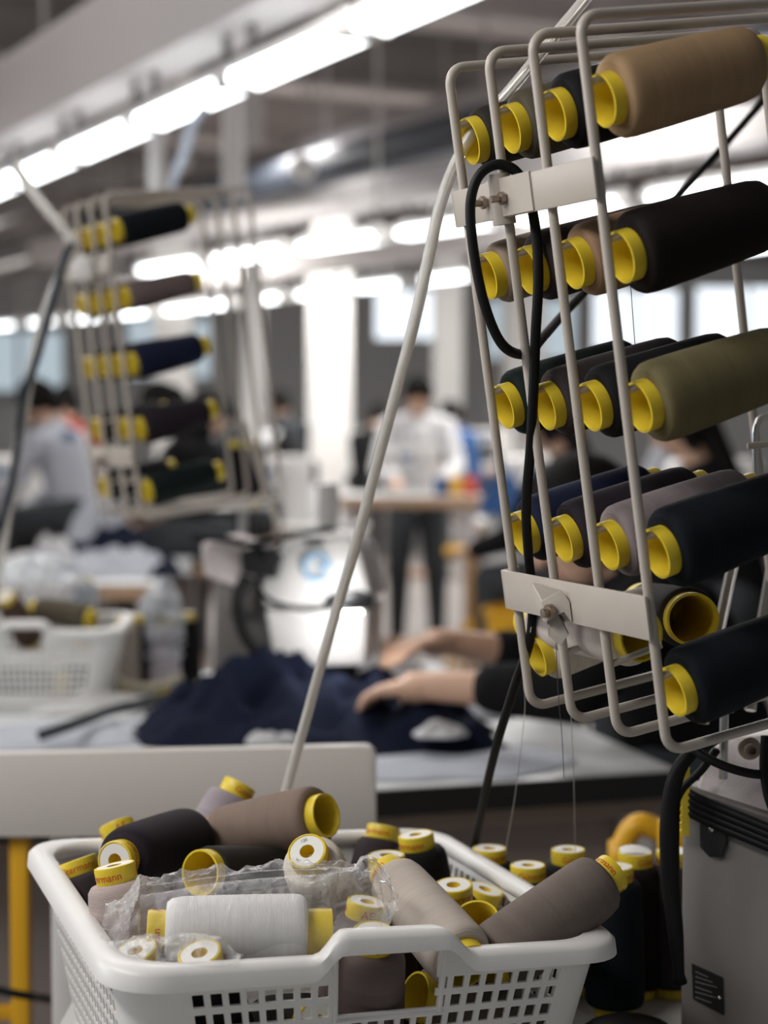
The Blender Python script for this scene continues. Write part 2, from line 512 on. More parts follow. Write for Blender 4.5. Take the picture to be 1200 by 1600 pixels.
# dark air duct and pipes below the ceiling
DUCT = mat('dark_duct', (0.05, 0.058, 0.075), 0.5, var=0.15, vscale=3)
a, b = at(415, 285, 10.5), at(760, 195, 8.6)
o = MB().tube([a + (a - b) * 1.2, a, b, b + (b - a) * 1.5], 0.11, 16).build('air_duct', DUCT)
tag(o, 'dark blue grey air duct crossing under the ceiling beams', 'duct')
a, b = at(330, 340, 12.5), at(800, 215, 10.5)
o = MB().tube([a + (a - b) * 1.2, a, b, b + (b - a) * 1.5], 0.07, 12).build('ceiling_pipe', BEAMD)
tag(o, 'thin brown pipe running below the dark air duct', 'pipe')
a, b = at(100, 330, 13), at(760, 150, 9)
o = MB().tube([a + (a - b) * 1.2, a, b, b + (b - a) * 1.5], 0.06, 12).build('ceiling_pipe', BEAM)
tag(o, 'grey pipe running above the dark air duct', 'pipe')
t = thing('globe_lamp', 'round pale lamp hanging from the ceiling beside the dark duct', 'lamp', at(473, 262, 9.5))
MB().ball((0, 0, 0), 0.075, 0.075, 0.075).build('globe', WPAINT, t)
MB().tube([(0, 0, 0.07), (0, 0, 1.5)], 0.008, 8).build('stem', BEAM, t)
for i, (px, py, Y, lab) in enumerate(((590, 300, 9.0, 'thin white rod hanging right of the round lamp'), (365, 290, 7.5, 'pale post hanging from the near lamp row above the left rack'), (510, 300, 10, 'thin rod hanging just beside the round lamp'), (245, 280, 7.0, 'pale post hanging behind the near lamp row'))):
    p = at(px, py, Y)
    o = MB().tube([(p.x, p.y, p.z - 0.05), (p.x, p.y, 4.3)], (0.012, 0.05, 0.012, 0.035)[i], 10).build('hanging_rod', mat('pale_rod', (0.55, 0.53, 0.52), 0.5))
    tag(o, lab, 'rod')
o = MB().tube(spline([at(322, 165, 5.6), at(300, 195, 5.6), at(287, 240, 5.6), at(270, 285, 5.6), at(262, 330, 5.7)]), 0.016, 10).build('hanging_hose', mat('pale_blue_hose', (0.55, 0.62, 0.72), 0.4))
tag(o, 'pale bluish hose hanging from the near lamp row', 'hose')

# ------------------------------------------------------------------ NEAR TABLE
t = thing('work_table', 'white worktable at the bottom edge carrying the near basket and grey machine', 'table', (0.35, 1.3, 0))
tp = MB().box(-0.66, 1.0, -0.5, 0.385, TZ - 0.03, TZ).build('tabletop', mat('near_table_laminate', (0.52, 0.51, 0.49), 0.4, var=0.12, vscale=7), t, bevel=0.003)
for pts in ([(0.26, 0.385, TZ), (0.33, 0.30, TZ), (0.42, 0.12, TZ)], [(0.22, 0.29, TZ), (0.32, 0.305, TZ), (0.47, 0.31, TZ)]):
    MB().tube(spline(pts, 6), 0.0011, 6).build('crack', INK, tp)
for x in (-0.6, 0.94):
    for y in (-0.44, 0.32):
        MB().box(x - .02, x + .02, y - .02, y + .02, 0, TZ - .03).build('leg', WPAINT, t, bevel=0.003)

# ------------------------------------------------------------------ BASKETS
def basket(label, group, M, a=0.430, b=0.425, h=0.160, tilt=0.055, taper=0.030, cr=0.045, handle=True):
    """moulded polythene basket: pierced tapering walls, floor, flared lip, lifted grip on the front"""
    t = thing('basket', label, 'basket', M.to_translation(), M.to_quaternion(), group)
    def path(inset, n_c=6):
        """rounded rectangle, list of (x, y, side, u); starts at the front left"""
        ha, hb, r = a / 2 - inset, b / 2 - inset, cr
        return ha, hb, r
    def pt(side, u, inset):
        ha, hb, r = path(inset)
        A, B = ha - r, hb - r
        if side == 0: return (-A + 2 * A * u, -hb)
        if side == 2: return (ha, -B + 2 * B * u)
        if side == 4: return (A - 2 * A * u, hb)
        if side == 6: return (-ha, B - 2 * B * u)
        k = {1: (A, -B, -90), 3: (A, B, 0), 5: (-A, B, 90), 7: (-A, -B, 180)}[side]
        an = math.radians(k[2] + 90 * u)
        return (k[0] + r * math.cos(an), k[1] + r * math.sin(an))
    # columns round the wall: rib, hole, rib ... on sides, plain at corners
    cols = []
    for side in range(8):
        if side % 2:
            for k in range(6): cols.append((side, k / 6, False))
        else:
            Ls = (a if side in (0, 4) else b) - 2 * cr
            n = int(Ls / 0.0152)
            hw = 0.64
            for k in range(n):
                cols.append((side, k / n, False))
                cols.append((side, (k + (1 - hw)) / n, True))
            # last bit closes with the corner
    NC = len(cols)
    g0, g1 = 0.38, 0.67                                   # grip range along the front
    def lift(side, u):
        if side != 0 or not handle: return 0.0
        def sm(x): x = min(1, max(0, x)); return x * x * (3 - 2 * x)
        return 0.019 * sm((u - g0 + 0.055) / 0.075) * sm((g1 + 0.055 - u) / 0.075)
    rows = [0.0, 0.012]
    z = 0.016
    while z < h - 0.030:
        rows += [z, z + 0.0102]; z += 0.0158
    nh = len(rows)
    rows += [h - 0.010]
    mb = MB()
    def V(ci, ri):
        side, u, _ = cols[ci % NC]
        zz = rows[ri]
        f = zz / h
        x, y = pt(side, u, 0.010 + taper * (1 - f))
        zt = zz + (lift(side, u) if ri == len(rows) - 1 else 0)
        return (x, y, zt * (1 - tilt * x / h))
    idx = {}
    for ci in range(NC):
        for ri in range(len(rows)):
            idx[ci, ri] = len(mb.v); mb.v.append(V(ci, ri))
    for ci in range(NC):
        side, u, hole = cols[ci]
        un = cols[(ci + 1) % NC][1] if cols[(ci + 1) % NC][0] == side else 1.0
        for ri in range(len(rows) - 1):
            if hole and 2 <= ri < nh - 1 and (ri - 2) % 2 == 0: continue
            if handle and side == 0 and u > g0 - 0.004 and un < g1 + 0.004 and rows[ri] > h - 0.054: continue
            n = (ci + 1) % NC
            mb.f.append((idx[ci, ri], idx[n, ri], idx[n, ri + 1], idx[ci, ri + 1]))
    me = baked(mb.mesh('side_walls'), 'side_walls', [('SOLIDIFY', dict(thickness=0.0024, offset=0.0, use_even_offset=True))])
    link('side_walls', shade_auto(me, 30), BASKET, t, False)
    # floor
    fb = MB()
    ring = [pt(c[0], c[1], 0.010 + taper) for c in cols]
    fb.prism([(x, y, 0.0012) for x, y in ring], (0, 0, 0.0025))
    fb.build('basket_floor', BASKET, t)
    # lip: swept profile
    prof = [(0.012, -0.004), (0.012, 0.0), (0.009, 0.0035), (0.001, 0.0040), (-0.007, 0.0030), (-0.0105, -0.001), (-0.0115, -0.012), (-0.0095, -0.0125), (-0.0080, -0.003), (0.001, -0.0005), (0.0075, -0.0018), (0.0095, -0.0085)]
    fine = []
    for side in range(8):
        n = 8 if side % 2 else 56
        for k in range(n): fine.append((side, k / n))
    rb = MB(); NP = len(prof)
    for side, u in fine:
        for q, (o, dz) in enumerate(prof):
            x, y = pt(side, u, 0.010 + o if o < 0 else 0.010 + o * 0.9)
            zz = h - 0.004 + dz + lift(side, u)
            rb.v.append((x, y, zz * (1 - tilt * x / h)))
    NF = len(fine)
    for i in range(NF):
        for q in range(NP):
            j, r_ = (i + 1) % NF, (q + 1) % NP
            rb.f.append((i * NP + q, j * NP + q, j * NP + r_, i * NP + r_))
    me = rb.mesh('rim')
    link('rim', shade_auto(me, 50), BASKET, t, False)
    if handle:                                            # bar under the grip opening, and its two cheeks
        hb = MB()
        for u in (g0, g1):
            for z0, z1 in ((h - 0.054, h + 0.012),):
                f0 = z0 / h
                x0, y0 = pt(0, u, 0.010 + taper * (1 - f0)); x1, y1 = pt(0, u, 0.010)
                hb.tube([(x0, y0, z0 * (1 - tilt * x0 / h)), (x1, y1, z1 * (1 - tilt * x1 / h))], 0.0028, 8)
        x0, y0 = pt(0, g0, 0.010 + taper * (0.054 / h)); x1, _ = pt(0, g1, 0.01)
        hb.tube([(x0, y0, (h - 0.054) * (1 - tilt * x0 / h)), (x1, y0, (h - 0.054) * (1 - tilt * x1 / h))], 0.0028, 8)
        hb.build('grip_edge', BASKET, t)
    return t

BM = Matrix.Translation((-0.072, 1.459, TZ + 0.001)) @ Matrix.Rotation(0.3575, 4, 'Z')
basket('white pierced plastic basket heaped with thread cones in the foreground', 'white thread baskets', BM)

GB = 'cones in the near basket'
BK = {  # base and tip relative to the eye, winding radius, colour, roll, label
 'a': ((-0.1796, 1.5483, -0.3853), (-0.2315, 1.4137, -0.3706), 0.031, 'plum_black', 2.0, 'large black thread cone lying at the back left of the near basket'),
 'b': ((-0.0520, 1.4955, -0.3500), (-0.1685, 1.5744, -0.3890), 0.029, 'brown', 0, 'brown thread cone topping the near basket, open yellow base to the right'),
 'c': ((-0.1582, 1.4135, -0.3810), (-0.0816, 1.5346, -0.4060), 0.0225, 'charcoal', 0, 'nearly empty dark cone with its round yellow opening facing left'),
 'd': ((-0.0424, 1.3082, -0.4020), (-0.1864, 1.2928, -0.3953), 0.031, 'white', 0, 'white thread cone lying in a clear bag at the basket front'),
 'e': ((-0.1923, 1.3375, -0.4988), (-0.2216, 1.3509, -0.3574), 0.03, 'pale_mauve', -2.2, 'pale mauve thread cone standing against the left side of the near basket'),
 'f': ((-0.23, 1.4631, -0.5234), (-0.2778, 1.4908, -0.3894), 0.029, 'plum_grey', -1.9, 'dark grey thread cone standing in the back left corner of the near basket'),
 'g': ((-0.2057, 1.5423, -0.5058), (-0.2591, 1.5907, -0.38), 0.028, 'pale_lilac', -4.2, 'pale lilac thread cone half hidden behind the large black cone'),
 'h': ((-0.2080, 1.6050, -0.4760), (-0.1400, 1.6560, -0.3480), 0.030, 'lilac', 0.4, 'lilac thread cone leaning right behind the brown cone'),
 'i': ((-0.0352, 1.4839, -0.456), (-0.0649, 1.3846, -0.3545), 0.03, 'cream', 0, 'cream thread cone with the number 120 on its end label'),
 'j': ((-0.0274, 1.6252, -0.5373), (0.0002, 1.6746, -0.4038), 0.029, 'plum_grey', -2.0, 'dark thread cone leaning right at the rear, next to the brown cone opening'),
 'k': ((0.003, 1.5022, -0.5325), (0.0022, 1.5008, -0.3875), 0.028, 'olive_brown', -4.0, 'olive brown thread cone standing upright beside the cream numbered cone'),
 'l': ((0.0493, 1.5778, -0.5307), (0.0301, 1.5755, -0.387), 0.031, 'black', -2.4, 'fat black thread cone standing upright by the rear right rim of the basket'),
 'm': ((0.0667, 1.3036, -0.427), (0.0024, 1.4257, -0.3827), 0.028, 'grey_cream', 0, 'grey cream thread cone sloping down to the basket grip'),
 'n': ((0.0667, 1.4815, -0.5471), (0.0617, 1.4598, -0.4038), 0.026, 'chestnut', -1.75, 'chestnut thread cone with red lettered cap between the grey cream and taupe cones'),
 'o': ((0.0545, 1.5363, -0.5646), (0.0941, 1.5245, -0.4256), 0.022, 'charcoal', 0, 'thin dark cone low by the right rim of the near basket'),
 'p': ((0.082, 1.3445, -0.4424), (0.1967, 1.4049, -0.3775), 0.031, 'taupe', 0, 'big taupe thread cone lying over the right rim of the near basket'),
 'q': ((0.0779, 1.3887, -0.4151), (0.0998, 1.4837, -0.5225), 0.026, 'plum_grey', 0, 'cone sunk under the taupe cone with only its yellow base showing'),
 'r': ((-0.0401, 1.3754, -0.5365), (-0.0136, 1.3729, -0.394), 0.028, 'grey_brown', 0, 'cone standing half under the clear bag in front of the olive brown cone'),
 's': ((-0.0167, 1.33, -0.5358), (-0.008, 1.2939, -0.3956), 0.03, 'grey_brown', 0, 'grey brown thread cone standing right behind the basket grip'),
 't': ((0.0248, 1.3294, -0.4596), (0.1422, 1.3969, -0.5114), 0.028, 'taupe', 0, 'cone seen through the basket grip with its yellow base ring at the right'),
 'u': ((-0.1006, 1.3944, -0.5092), (-0.0512, 1.2677, -0.4588), 0.026, 'charcoal', 1.0, 'dark cone tip seen at the left end of the basket grip opening'),
 'v': ((-0.1138, 1.29, -0.5312), (-0.14, 1.2438, -0.3963), 0.028, 'black', 0, 'black cone under the bag at the front left, its label ring up'),
 'w': ((-0.1677, 1.3036, -0.5401), (-0.1923, 1.2675, -0.4019), 0.028, 'slate_blue', 0, 'slate blue cone in the front left corner of the near basket'),
 'x': ((-0.0191, 1.3993, -0.5235), (0.1155, 1.4502, -0.5417), 0.028, 'plum_black', 0, 'plum black cone at the bottom of the near basket, behind the front holes'),
}
for k, (b_, t_, r, cn, roll, lab) in BK.items():
    base = Vector(b_) + Vector((0, 0, CAMZ))
    ax = Vector(t_) - Vector(b_)
    SHOW = {'f': 0.25, 'g': 2.25, 'e': 0.9, 'a': 0.3, 'k': 2.75, 'l': 0.75, 'j': 0.75, 'n': -0.35, 'h': -1.0, 'i': -1.45, 'r': 2.3, 's': -1.2, 'p': 1.0, 'u': 0.4}
    cone(base, ax, cn, lab, GB, r, roll, number=(k == 'i'), show=SHOW.get(k, 1.0))

# clear bag round the white cone: thin crumpled film
def film_mat(name, alpha, col=(0.86, 0.87, 0.90)):
    m = bpy.data.materials.new(name)
    m.use_nodes = True
    nt = m.node_tree
    b = nt.nodes['Principled BSDF']
    b.inputs['Base Color'].default_value = (*col, 1)
    b.inputs['Roughness'].default_value = 0.10
    b.inputs['Specular IOR Level'].default_value = 1.0
    b.inputs['Coat Weight'].default_value = 0.6
    tc = nt.nodes.new('ShaderNodeTexCoord')
    nz = nt.nodes.new('ShaderNodeTexNoise')
    nz.inputs['Scale'].default_value = 75
    nz.inputs['Detail'].default_value = 3
    nz.inputs['Distortion'].default_value = 1.5
    nt.links.new(tc.outputs['Object'], nz.inputs['Vector'])
    bp = nt.nodes.new('ShaderNodeBump')
    bp.inputs['Strength'].default_value = 0.9
    bp.inputs['Distance'].default_value = 0.006
    nt.links.new(nz.outputs['Fac'], bp.inputs['Height'])
    nt.links.new(bp.outputs['Normal'], b.inputs['Normal'])
    lw = nt.nodes.new('ShaderNodeLayerWeight')
    lw.inputs['Blend'].default_value = 0.35
    mr = nt.nodes.new('ShaderNodeMapRange')
    mr.inputs['To Min'].default_value = alpha
    mr.inputs['To Max'].default_value = min(1, alpha + 0.62)
    nt.links.new(lw.outputs['Facing'], mr.inputs['Value'])
    nt.links.new(mr.outputs['Result'], b.inputs['Alpha'])
    return m
FILM = film_mat('clear_film', 0.06, (0.95, 0.95, 0.97))
def crumple_bag(name, axis_pts, radii, seed, amp, nv=40, hug=0.0):
    mb = MB()
    axp = spline(axis_pts, 16)
    N = len(axp)
    rr = []
    for i in range(N):
        x = i / (N - 1) * (len(radii) - 1); k = min(int(x), len(radii) - 2); f = x - k
        f = f * f * (3 - 2 * f)
        rr.append([radii[k][j] * (1 - f) + radii[k + 1][j] * f for j in range(4)])
    for i, p in enumerate(axp):
        tt = (axp[min(i + 1, N - 1)] - axp[max(i - 1, 0)]).normalized()
        up = Vector((0, 0, 1)); up = (up - tt * up.dot(tt)).normalized(); sd = tt.cross(up)
        ru, rd, rl, rr_ = rr[i]
        for k in range(nv):
            a = 2 * math.pi * k / nv
            c, s = math.cos(a), math.sin(a)
            rad_u = ru if c > 0 else rd
            rad_s = rl if s > 0 else rr_
            if hug and s > 0 and 0.15 < i / N < 0.80:     # stretched tight over the front of the cone
                rad_u = min(rad_u, hug); rad_d_ = rd; rad_s = min(rad_s, hug)
                if c <= 0: rad_u = min(rd, hug)
            q = p + up * c * rad_u + sd * s * rad_s
            nn = (up * c + sd * s)
            s1 = noise.noise(q * 38 + Vector((seed, 0, 0))); s2 = 1 - abs(noise.noise(q * 60 + Vector((0, seed, 0)))) * 2
            s3 = 1 - abs(noise.noise(q * 130 + Vector((0, 0, seed)))) * 2
            s4 = 1 - abs(noise.noise(Vector((q.x * 55 + q.z * 30 + seed, q.y * 55, q.z * 90)))) * 2
            am = amp * (1.0 if c > -0.2 else 0.35)
            if hug and s > -0.15 and 0.15 < i / N < 0.80: am = amp * 0.10
            mb.v.append(q + nn * (am * (s1 * 0.8 + s2 * 0.75 + s3 * 0.35 + s4 * 0.5)))
    for i in range(N - 1):
        for k in range(nv):
            mb.f.append((i * nv + k, i * nv + (k + 1) % nv, (i + 1) * nv + (k + 1) % nv, (i + 1) * nv + k))
    me = shade_auto(mb.mesh(name), 24)
    return me
def rel(x, y, z): return Vector((x, y, z + CAMZ))
me = crumple_bag('plastic_bag', [rel(-0.222, 1.284, -0.392), rel(-0.190, 1.289, -0.398), rel(-0.14, 1.297, -0.392), rel(-0.09, 1.304, -0.388), rel(-0.042, 1.311, -0.386), rel(-0.012, 1.325, -0.380), rel(0.004, 1.335, -0.378)],
                 [(.012, .010, .012, .012), (.040, .026, .030, .034), (.037, .036, .040, .038), (.038, .036, .044, .038), (.036, .036, .045, .038), (.030, .022, .03, .022), (.006, .006, .008, .008)], 3.1, 0.0065, nv=72, hug=0.0335)
bag = link('plastic_bag', me, FILM, None, False)
tag(bag, 'crumpled clear plastic bag round the white cone in the near basket', 'plastic bag')
me = crumple_bag('plastic_bag', [rel(-0.208, 1.262, -0.404), rel(-0.175, 1.246, -0.400), rel(-0.135, 1.236, -0.398), rel(-0.108, 1.232, -0.402)],
                 [(.006, .006, .006, .006), (.014, .010, .018, .014), (.013, .010, .018, .016), (.004, .004, .006, .006)], 7.7, 0.004, nv=28)
o = link('plastic_bag', me, FILM, None, False)
tag(o, 'small clear plastic bag tucked in the front left corner of the near basket', 'plastic bag')

# cones standing on the near table behind the basket
GS = 'cones standing behind the near basket'
for (px, py, Y, cn, roll, lab) in (
        (765, 1343, 1.655, 'black', -1.9, 'black cone behind the basket right where the black cable comes down'),
        (825, 1366, 1.590, 'green_black', -1.7, 'dark cone behind the basket rim, nearest of the row of yellow caps'),
        (888, 1343, 1.650, 'black', -2.2, 'black cone with a hanging thread above its yellow cap'),
        (962, 1352, 1.585, 'blue_black', -2.0, 'blue black cone just behind the tip of the taupe cone'),
        (993, 1340, 1.640, 'brown_black', -3.6, 'dark cone with a scrap of white paper on its cap'),
        (1052, 1345, 1.645, 'plum_grey', 2.0, 'plum grey cone beside the grey machine, behind the black belt')):
    p = at(px, py, Y)
    cone((p.x, p.y, TZ + 0.0005), (0, 0, 1), cn, lab, GS, 0.029, show=roll * 0.35)
p = at(993, 1336, 1.640)
sc = MB()
nn = 9
for i in range(nn):
    for j in range(nn):
        u, v = i / (nn - 1) - .5, j / (nn - 1) - .5
        sc.v.append((p.x + u * 0.030, p.y + v * 0.022, TZ + CL + 0.0008 + 0.005 * (1 - 4 * u * u) * (0.5 + v) + 0.0012 * math.sin(9 * v + 4 * u)))
for i in range(nn - 1):
    for j in range(nn - 1):
        sc.f.append((i * nn + j, (i + 1) * nn + j, (i + 1) * nn + j + 1, i * nn + j + 1))
o = sc.build('paper_scrap', PAPER, auto=False)
tag(o, 'curled white paper scrap lying on the yellow cap of a dark cone', 'paper')
p = on_plane(965, 1640, TZ)
o = MB().ball((p.x + 0.01, p.y, TZ + 0.012), 0.045, 0.04, 0.018, n=24).build('rubber_pad', BLACK)
tag(o, 'black domed rubber pad on the near table at the bottom edge', 'pad')

# ------------------------------------------------------------------ RACKS
S, RH, RW = 0.0686, 0.5473, 0.2683
def rack_matrix(ox, oy, oz, yaw, t, r):
    W = Vector((math.cos(yaw) * math.cos(t), math.sin(yaw) * math.cos(t), math.sin(t)))
    V = Vector((-math.sin(yaw), math.cos(yaw), 0))
    U = W.cross(V).normalized()
    V, U = V * math.cos(r) + U * math.sin(r), U * math.cos(r) - V * math.sin(r)
    M = Matrix(((W.x, V.x, U.x, ox), (W.y, V.y, U.y, oy), (W.z, V.z, U.z, oz + CAMZ), (0, 0, 0, 1)))
    return M
def rrect(x0, x1, z0, z1, y, r, n=7):
    out = []
    for cx, cz, a0 in ((x1 - r, z0 + r, -90), (x1 - r, z1 - r, 0), (x0 + r, z1 - r, 90), (x0 + r, z0 + r, 180)):
        for k in range(n + 1):
            a = math.radians(a0 + 90 * k / n)
            out.append((cx + r * math.cos(a), y, cz + r * math.sin(a)))
    return out
PEGH = (0.4995, 0.3865, 0.2755, 0.1650, 0.0580)
PEGA = math.radians(8)
PEGY = math.radians(5)
def rack(label, group, M):
    t = thing('thread_rack', label, 'thread rack', M.to_translation(), M.to_quaternion(), group)
    for k in range(4):
        f = MB().tube(rrect(0, RW, 0, RH, k * S, 0.015), 0.0041, 10, closed=True).build('wire_frame', WIRE, t, auto=False)
        for h in PEGH:
            MB().tube([(0, k * S, h), (0.048 * math.cos(PEGA), k * S - 0.048 * math.sin(PEGY), h + 0.048 * math.sin(PEGA))], 0.0030, 8).build('peg', WIRE, f)
    for h, ww in ((0.432, 0.030), (0.106, 0.034)):
        MB().box(-0.0075, -0.0045, -0.006, 3 * S + 0.008, h - ww / 2, h + ww / 2).box(-0.0075, 0.010, 3 * S + 0.006, 3 * S + 0.009, h - ww / 2, h + ww / 2).build('cross_plate', WIRE, t, bevel=0.0006)
    c = MB().lathe([(0.0062, -0.020), (0.0092, -0.020), (0.0092, 0.020), (0.0062, 0.020)], 20, Matrix.Translation((-0.004, 2 * S, 0.432)), closed=True)
    c = c.box(-0.009, -0.0068, 1.2 * S, 2.2 * S, 0.418, 0.448).build('clamp', WIRE, t)
    for yy in (2 * S + 0.017, 2 * S - 0.014):
        Mx = Matrix.Translation((-0.010, yy, 0.432)) @ Matrix.Rotation(math.pi / 2, 4, 'Y')
        MB().lathe([(0.0052, 0), (0.0052, -0.004), (0.0028, -0.004), (0.0028, -0.012)], 6, Mx).build('bolt', RUSTY, c, smooth=False)
    c = MB()
    y0 = 1.75 * S
    c.prism([(-0.0085, y0 + 0.022, 0.118), (-0.020, y0 + 0.020, 0.122), (-0.022, y0 + 0.004, 0.108), (-0.012, y0 - 0.012, 0.116), (-0.0085, y0 - 0.018, 0.108)], (0, 0, -0.018))
    c.prism([(-0.018, y0 + 0.006, 0.108), (-0.010, y0 + 0.010, 0.108), (-0.010, y0 - 0.012, 0.080), (-0.014, y0 - 0.004, 0.070), (-0.020, y0 + 0.004, 0.078)], (0.003, 0.004, 0))
    c = c.build('clamp', WIRE, t, bevel=0.001)
    Mx = Matrix.Translation((-0.022, y0 - 0.004, 0.100)) @ Matrix.Rotation(math.pi / 2, 4, 'Y')
    MB().lathe([(0.0065, 0.004), (0.0065, 0), (0.004, 0), (0.004, -0.005), (0.001, -0.0055)], 12, Mx).build('bolt', RUSTY, c)
    return t
R1 = rack_matrix(.2146, 1.25, -.2445, .433, .1579, .0136)
rack1 = rack('cream wire thread rack full of cones at the right, in focus', 'wire thread racks', R1)
ROWN = ('top row', 'second row', 'middle row', 'fourth row', 'bottom row')
FRN = ('nearest', 'second', 'third', 'farthest')
def rack_cones(M, table, where, group, letters=False):
    ax = (M.to_3x3() @ Vector((math.cos(PEGA) * math.cos(PEGY), -math.sin(PEGY), math.sin(PEGA)))).normalized()
    for i, row in enumerate(table):
        for k, ent in enumerate(row):
            if not ent: continue
            cn, r, extra = ent
            dn = Vector((math.sin(PEGA), 0, -math.cos(PEGA)))
            b = Vector((0.0085, k * S, PEGH[i])) + Vector((0.0085 * 0, 0, 0.0085 * math.tan(PEGA))) + dn * 0.0148
            lab = '%s thread cone, %s in the %s of %s' % (cn.replace('_', ' '), FRN[k], ROWN[i], where)
            cone(M @ b, ax, cn, lab, group, r, 0.3 * k + i, letters=letters, scale=0.98)
E_ = None
rack_cones(R1, (
    (('beige', .0318, ''), ('black', .030, ''), ('olive_grey', .0285, ''), ('charcoal', .026, '')),
    (('brown_black', .0322, ''), ('tan', .0295, ''), ('plum_grey', .029, ''), ('grey_tan', .027, '')),
    (('olive', .0320, ''), ('black', .030, ''), ('plum_grey', .029, ''), ('green_black', .0295, '')),
    (('blue_black', .0325, ''), ('mauve_grey', .0305, ''), ('plum_black', .030, ''), ('navy', .0295, '')),
    (('blue_black', .0318, ''), E_, E_, ('cream', .0275, ''))),
    'the near rack', 'cones on the near rack')
# two loose cones lying across the bottom pegs of the near rack
def aim(pb, pt_, cn, lab, r, sc=1.0):
    cone(pb, pt_ - pb, cn, lab, 'loose cones in the near rack', r, letters=False, scale=sc)
aim(at(1003, 993, 1.335), at(852, 972, 1.45), 'pinkish_white', 'pinkish white cone lying crosswise at the foot of the near rack', 0.0245, 1.08)
aim(at(1083, 968, 1.375), at(1010, 945, 1.52), 'charcoal', 'nearly bare dark cone whose yellow opening faces out at the foot of the near rack', 0.0235, 1.12)
# chrome guide loop and two support bars for the near rack
o = MB().tube(spline([at(1183, 790, 1.50), at(1180, 700, 1.50), at(1181, 668, 1.50), at(1190, 653, 1.50), at(1204, 652, 1.50), at(1212, 668, 1.50), at(1214, 800, 1.50)], 6), 0.0032, 10)
g = o.build('thread_guide', STEEL, auto=False)
tag(g, 'chrome wire thread guide loop at the right edge by the near rack', 'thread guide')
MB().tube([at(1168, 697, 1.495), at(1222, 692, 1.495)], 0.003, 8).build('clip', WIRE, g)
for pts, lab in (([at(1152, 850, 1.56), at(1118, 1010, 1.52), at(1098, 1130, 1.50)], 'flat steel support bar under the near rack, left one'), ([at(1212, 850, 1.56), at(1190, 980, 1.53), at(1172, 1110, 1.50)], 'flat steel support bar under the near rack, right one')):
    o = MB().tube(pts, 0.0055, 6).build('support_bar', STEEL, auto=True)
    tag(o, lab, 'support bar', 'support bars of the near rack')
t = thing('spool_pin', 'pointed grey spool pin standing on the machine below the near rack', 'spool pin', at(1132, 1060, 1.47))
MB().lathe([(0.009, -0.03), (0.009, 0.0), (0.008, 0.012), (0.0045, 0.026), (0.002, 0.034), (0.0005, 0.035)], 16).build('pin', MACHG, t)
MB().tube([(0, 0, -0.09), (0, 0, -0.03)], 0.004, 8).build('rod', STEEL, t)

# black cable looped over the upper clamp of the near rack
cab = [at(1260, 80, 1.95), at(1180, 172, 1.90), at(1120, 240, 1.86), at(1060, 305, 1.80), at(980, 390, 1.72), at(895, 475, 1.58), at(850, 525, 1.44), at(826, 551, 1.37), at(800, 550, 1.345), at(778, 528, 1.335), at(757, 475, 1.33), at(742, 405, 1.33),
       at(735, 340, 1.33), at(738, 300, 1.33), at(752, 270, 1.33), at(778, 257, 1.33), at(806, 268, 1.33), at(826, 305, 1.33), at(838, 370, 1.33), at(841, 440, 1.33), at(837, 520, 1.335), at(834, 600, 1.345), at(829, 700, 1.36), at(822, 790, 1.385), at(826, 870, 1.418), at(832, 930, 1.424),
       at(828, 1000, 1.43), at(805, 1070, 1.46), at(780, 1150, 1.52), at(760, 1230, 1.60), at(746, 1300, 1.665), at(738, 1345, 1.69), at(735, 1420, 1.72)]
o = MB().tube(spline(cab, 8), 0.0042, 10).build('cable', BLACK, auto=False)
tag(o, 'black cable looped over the upper clamp of the near rack', 'cable')
# clear hose
HOSE = bpy.data.materials.new('clear_hose')
HOSE.use_nodes = True
_b = HOSE.node_tree.nodes['Principled BSDF']
_b.inputs['Base Color'].default_value = (0.96, 0.94, 0.90, 1)
_b.inputs['Roughness'].default_value = 0.12
_b.inputs['Transmission Weight'].default_value = 0.62
_b.inputs['IOR'].default_value = 1.33
def clear_hose(pts, r, label):
    p = spline(pts, 10)
    mb = MB().tube(p, r, 16, cap=False)
    me = mb.mesh('hose')
    me2 = baked(me, 'hose', [('SOLIDIFY', dict(thickness=r * 0.42, offset=-1.0))])
    me2.polygons.foreach_set('use_smooth', [True] * len(me2.polygons))
    return tag(link('hose', me2, HOSE, None, False), label, 'hose')
clear_hose([at(960, -60, 1.40), at(912, 2, 1.40), at(862, 62, 1.40), at(800, 138, 1.405), at(745, 200, 1.415), at(712, 255, 1.42), at(688, 320, 1.43), at(668, 410, 1.44), at(648, 500, 1.45), at(622, 600, 1.47), at(590, 720, 1.50), at(556, 850, 1.54), at(518, 980, 1.60), at(482, 1110, 1.66), at(446, 1240, 1.72), at(425, 1330, 1.74)], 0.0052, 'clear plastic hose curving down from the near rack into the basket area')

# hanging thread ends
TH = mat('loose_thread', (0.55, 0.52, 0.48), 0.7)
THD = mat('loose_dark_thread', (0.08, 0.08, 0.09), 0.7)
for pts, m, lab in (
        ([at(868, 985, 1.40), at(872, 1080, 1.42), at(878, 1150, 1.44), at(881, 1215, 1.46)], THD, 'thin dark thread end hanging from the near rack'),
        ([at(884, 960, 1.40), at(890, 1080, 1.44), at(896, 1200, 1.52), at(899, 1335, 1.64)], TH, 'pale thread running down to the yellow cap behind the basket'),
        ([at(830, 980, 1.42), at(818, 1060, 1.46), at(820, 1110, 1.5), at(806, 1235, 1.57), at(795, 1300, 1.63), at(788, 1345, 1.65)], TH, 'pale thread hanging beside the black cable'),
        ([at(985, 440, 1.38), at(990, 510, 1.38), at(994, 560, 1.38)], THD, 'short dark thread end under the second row of the near rack')):
    o = MB().tube(spline(pts, 6), 0.00035, 5).build('thread_end', m, auto=False)
    tag(o, lab, 'thread')

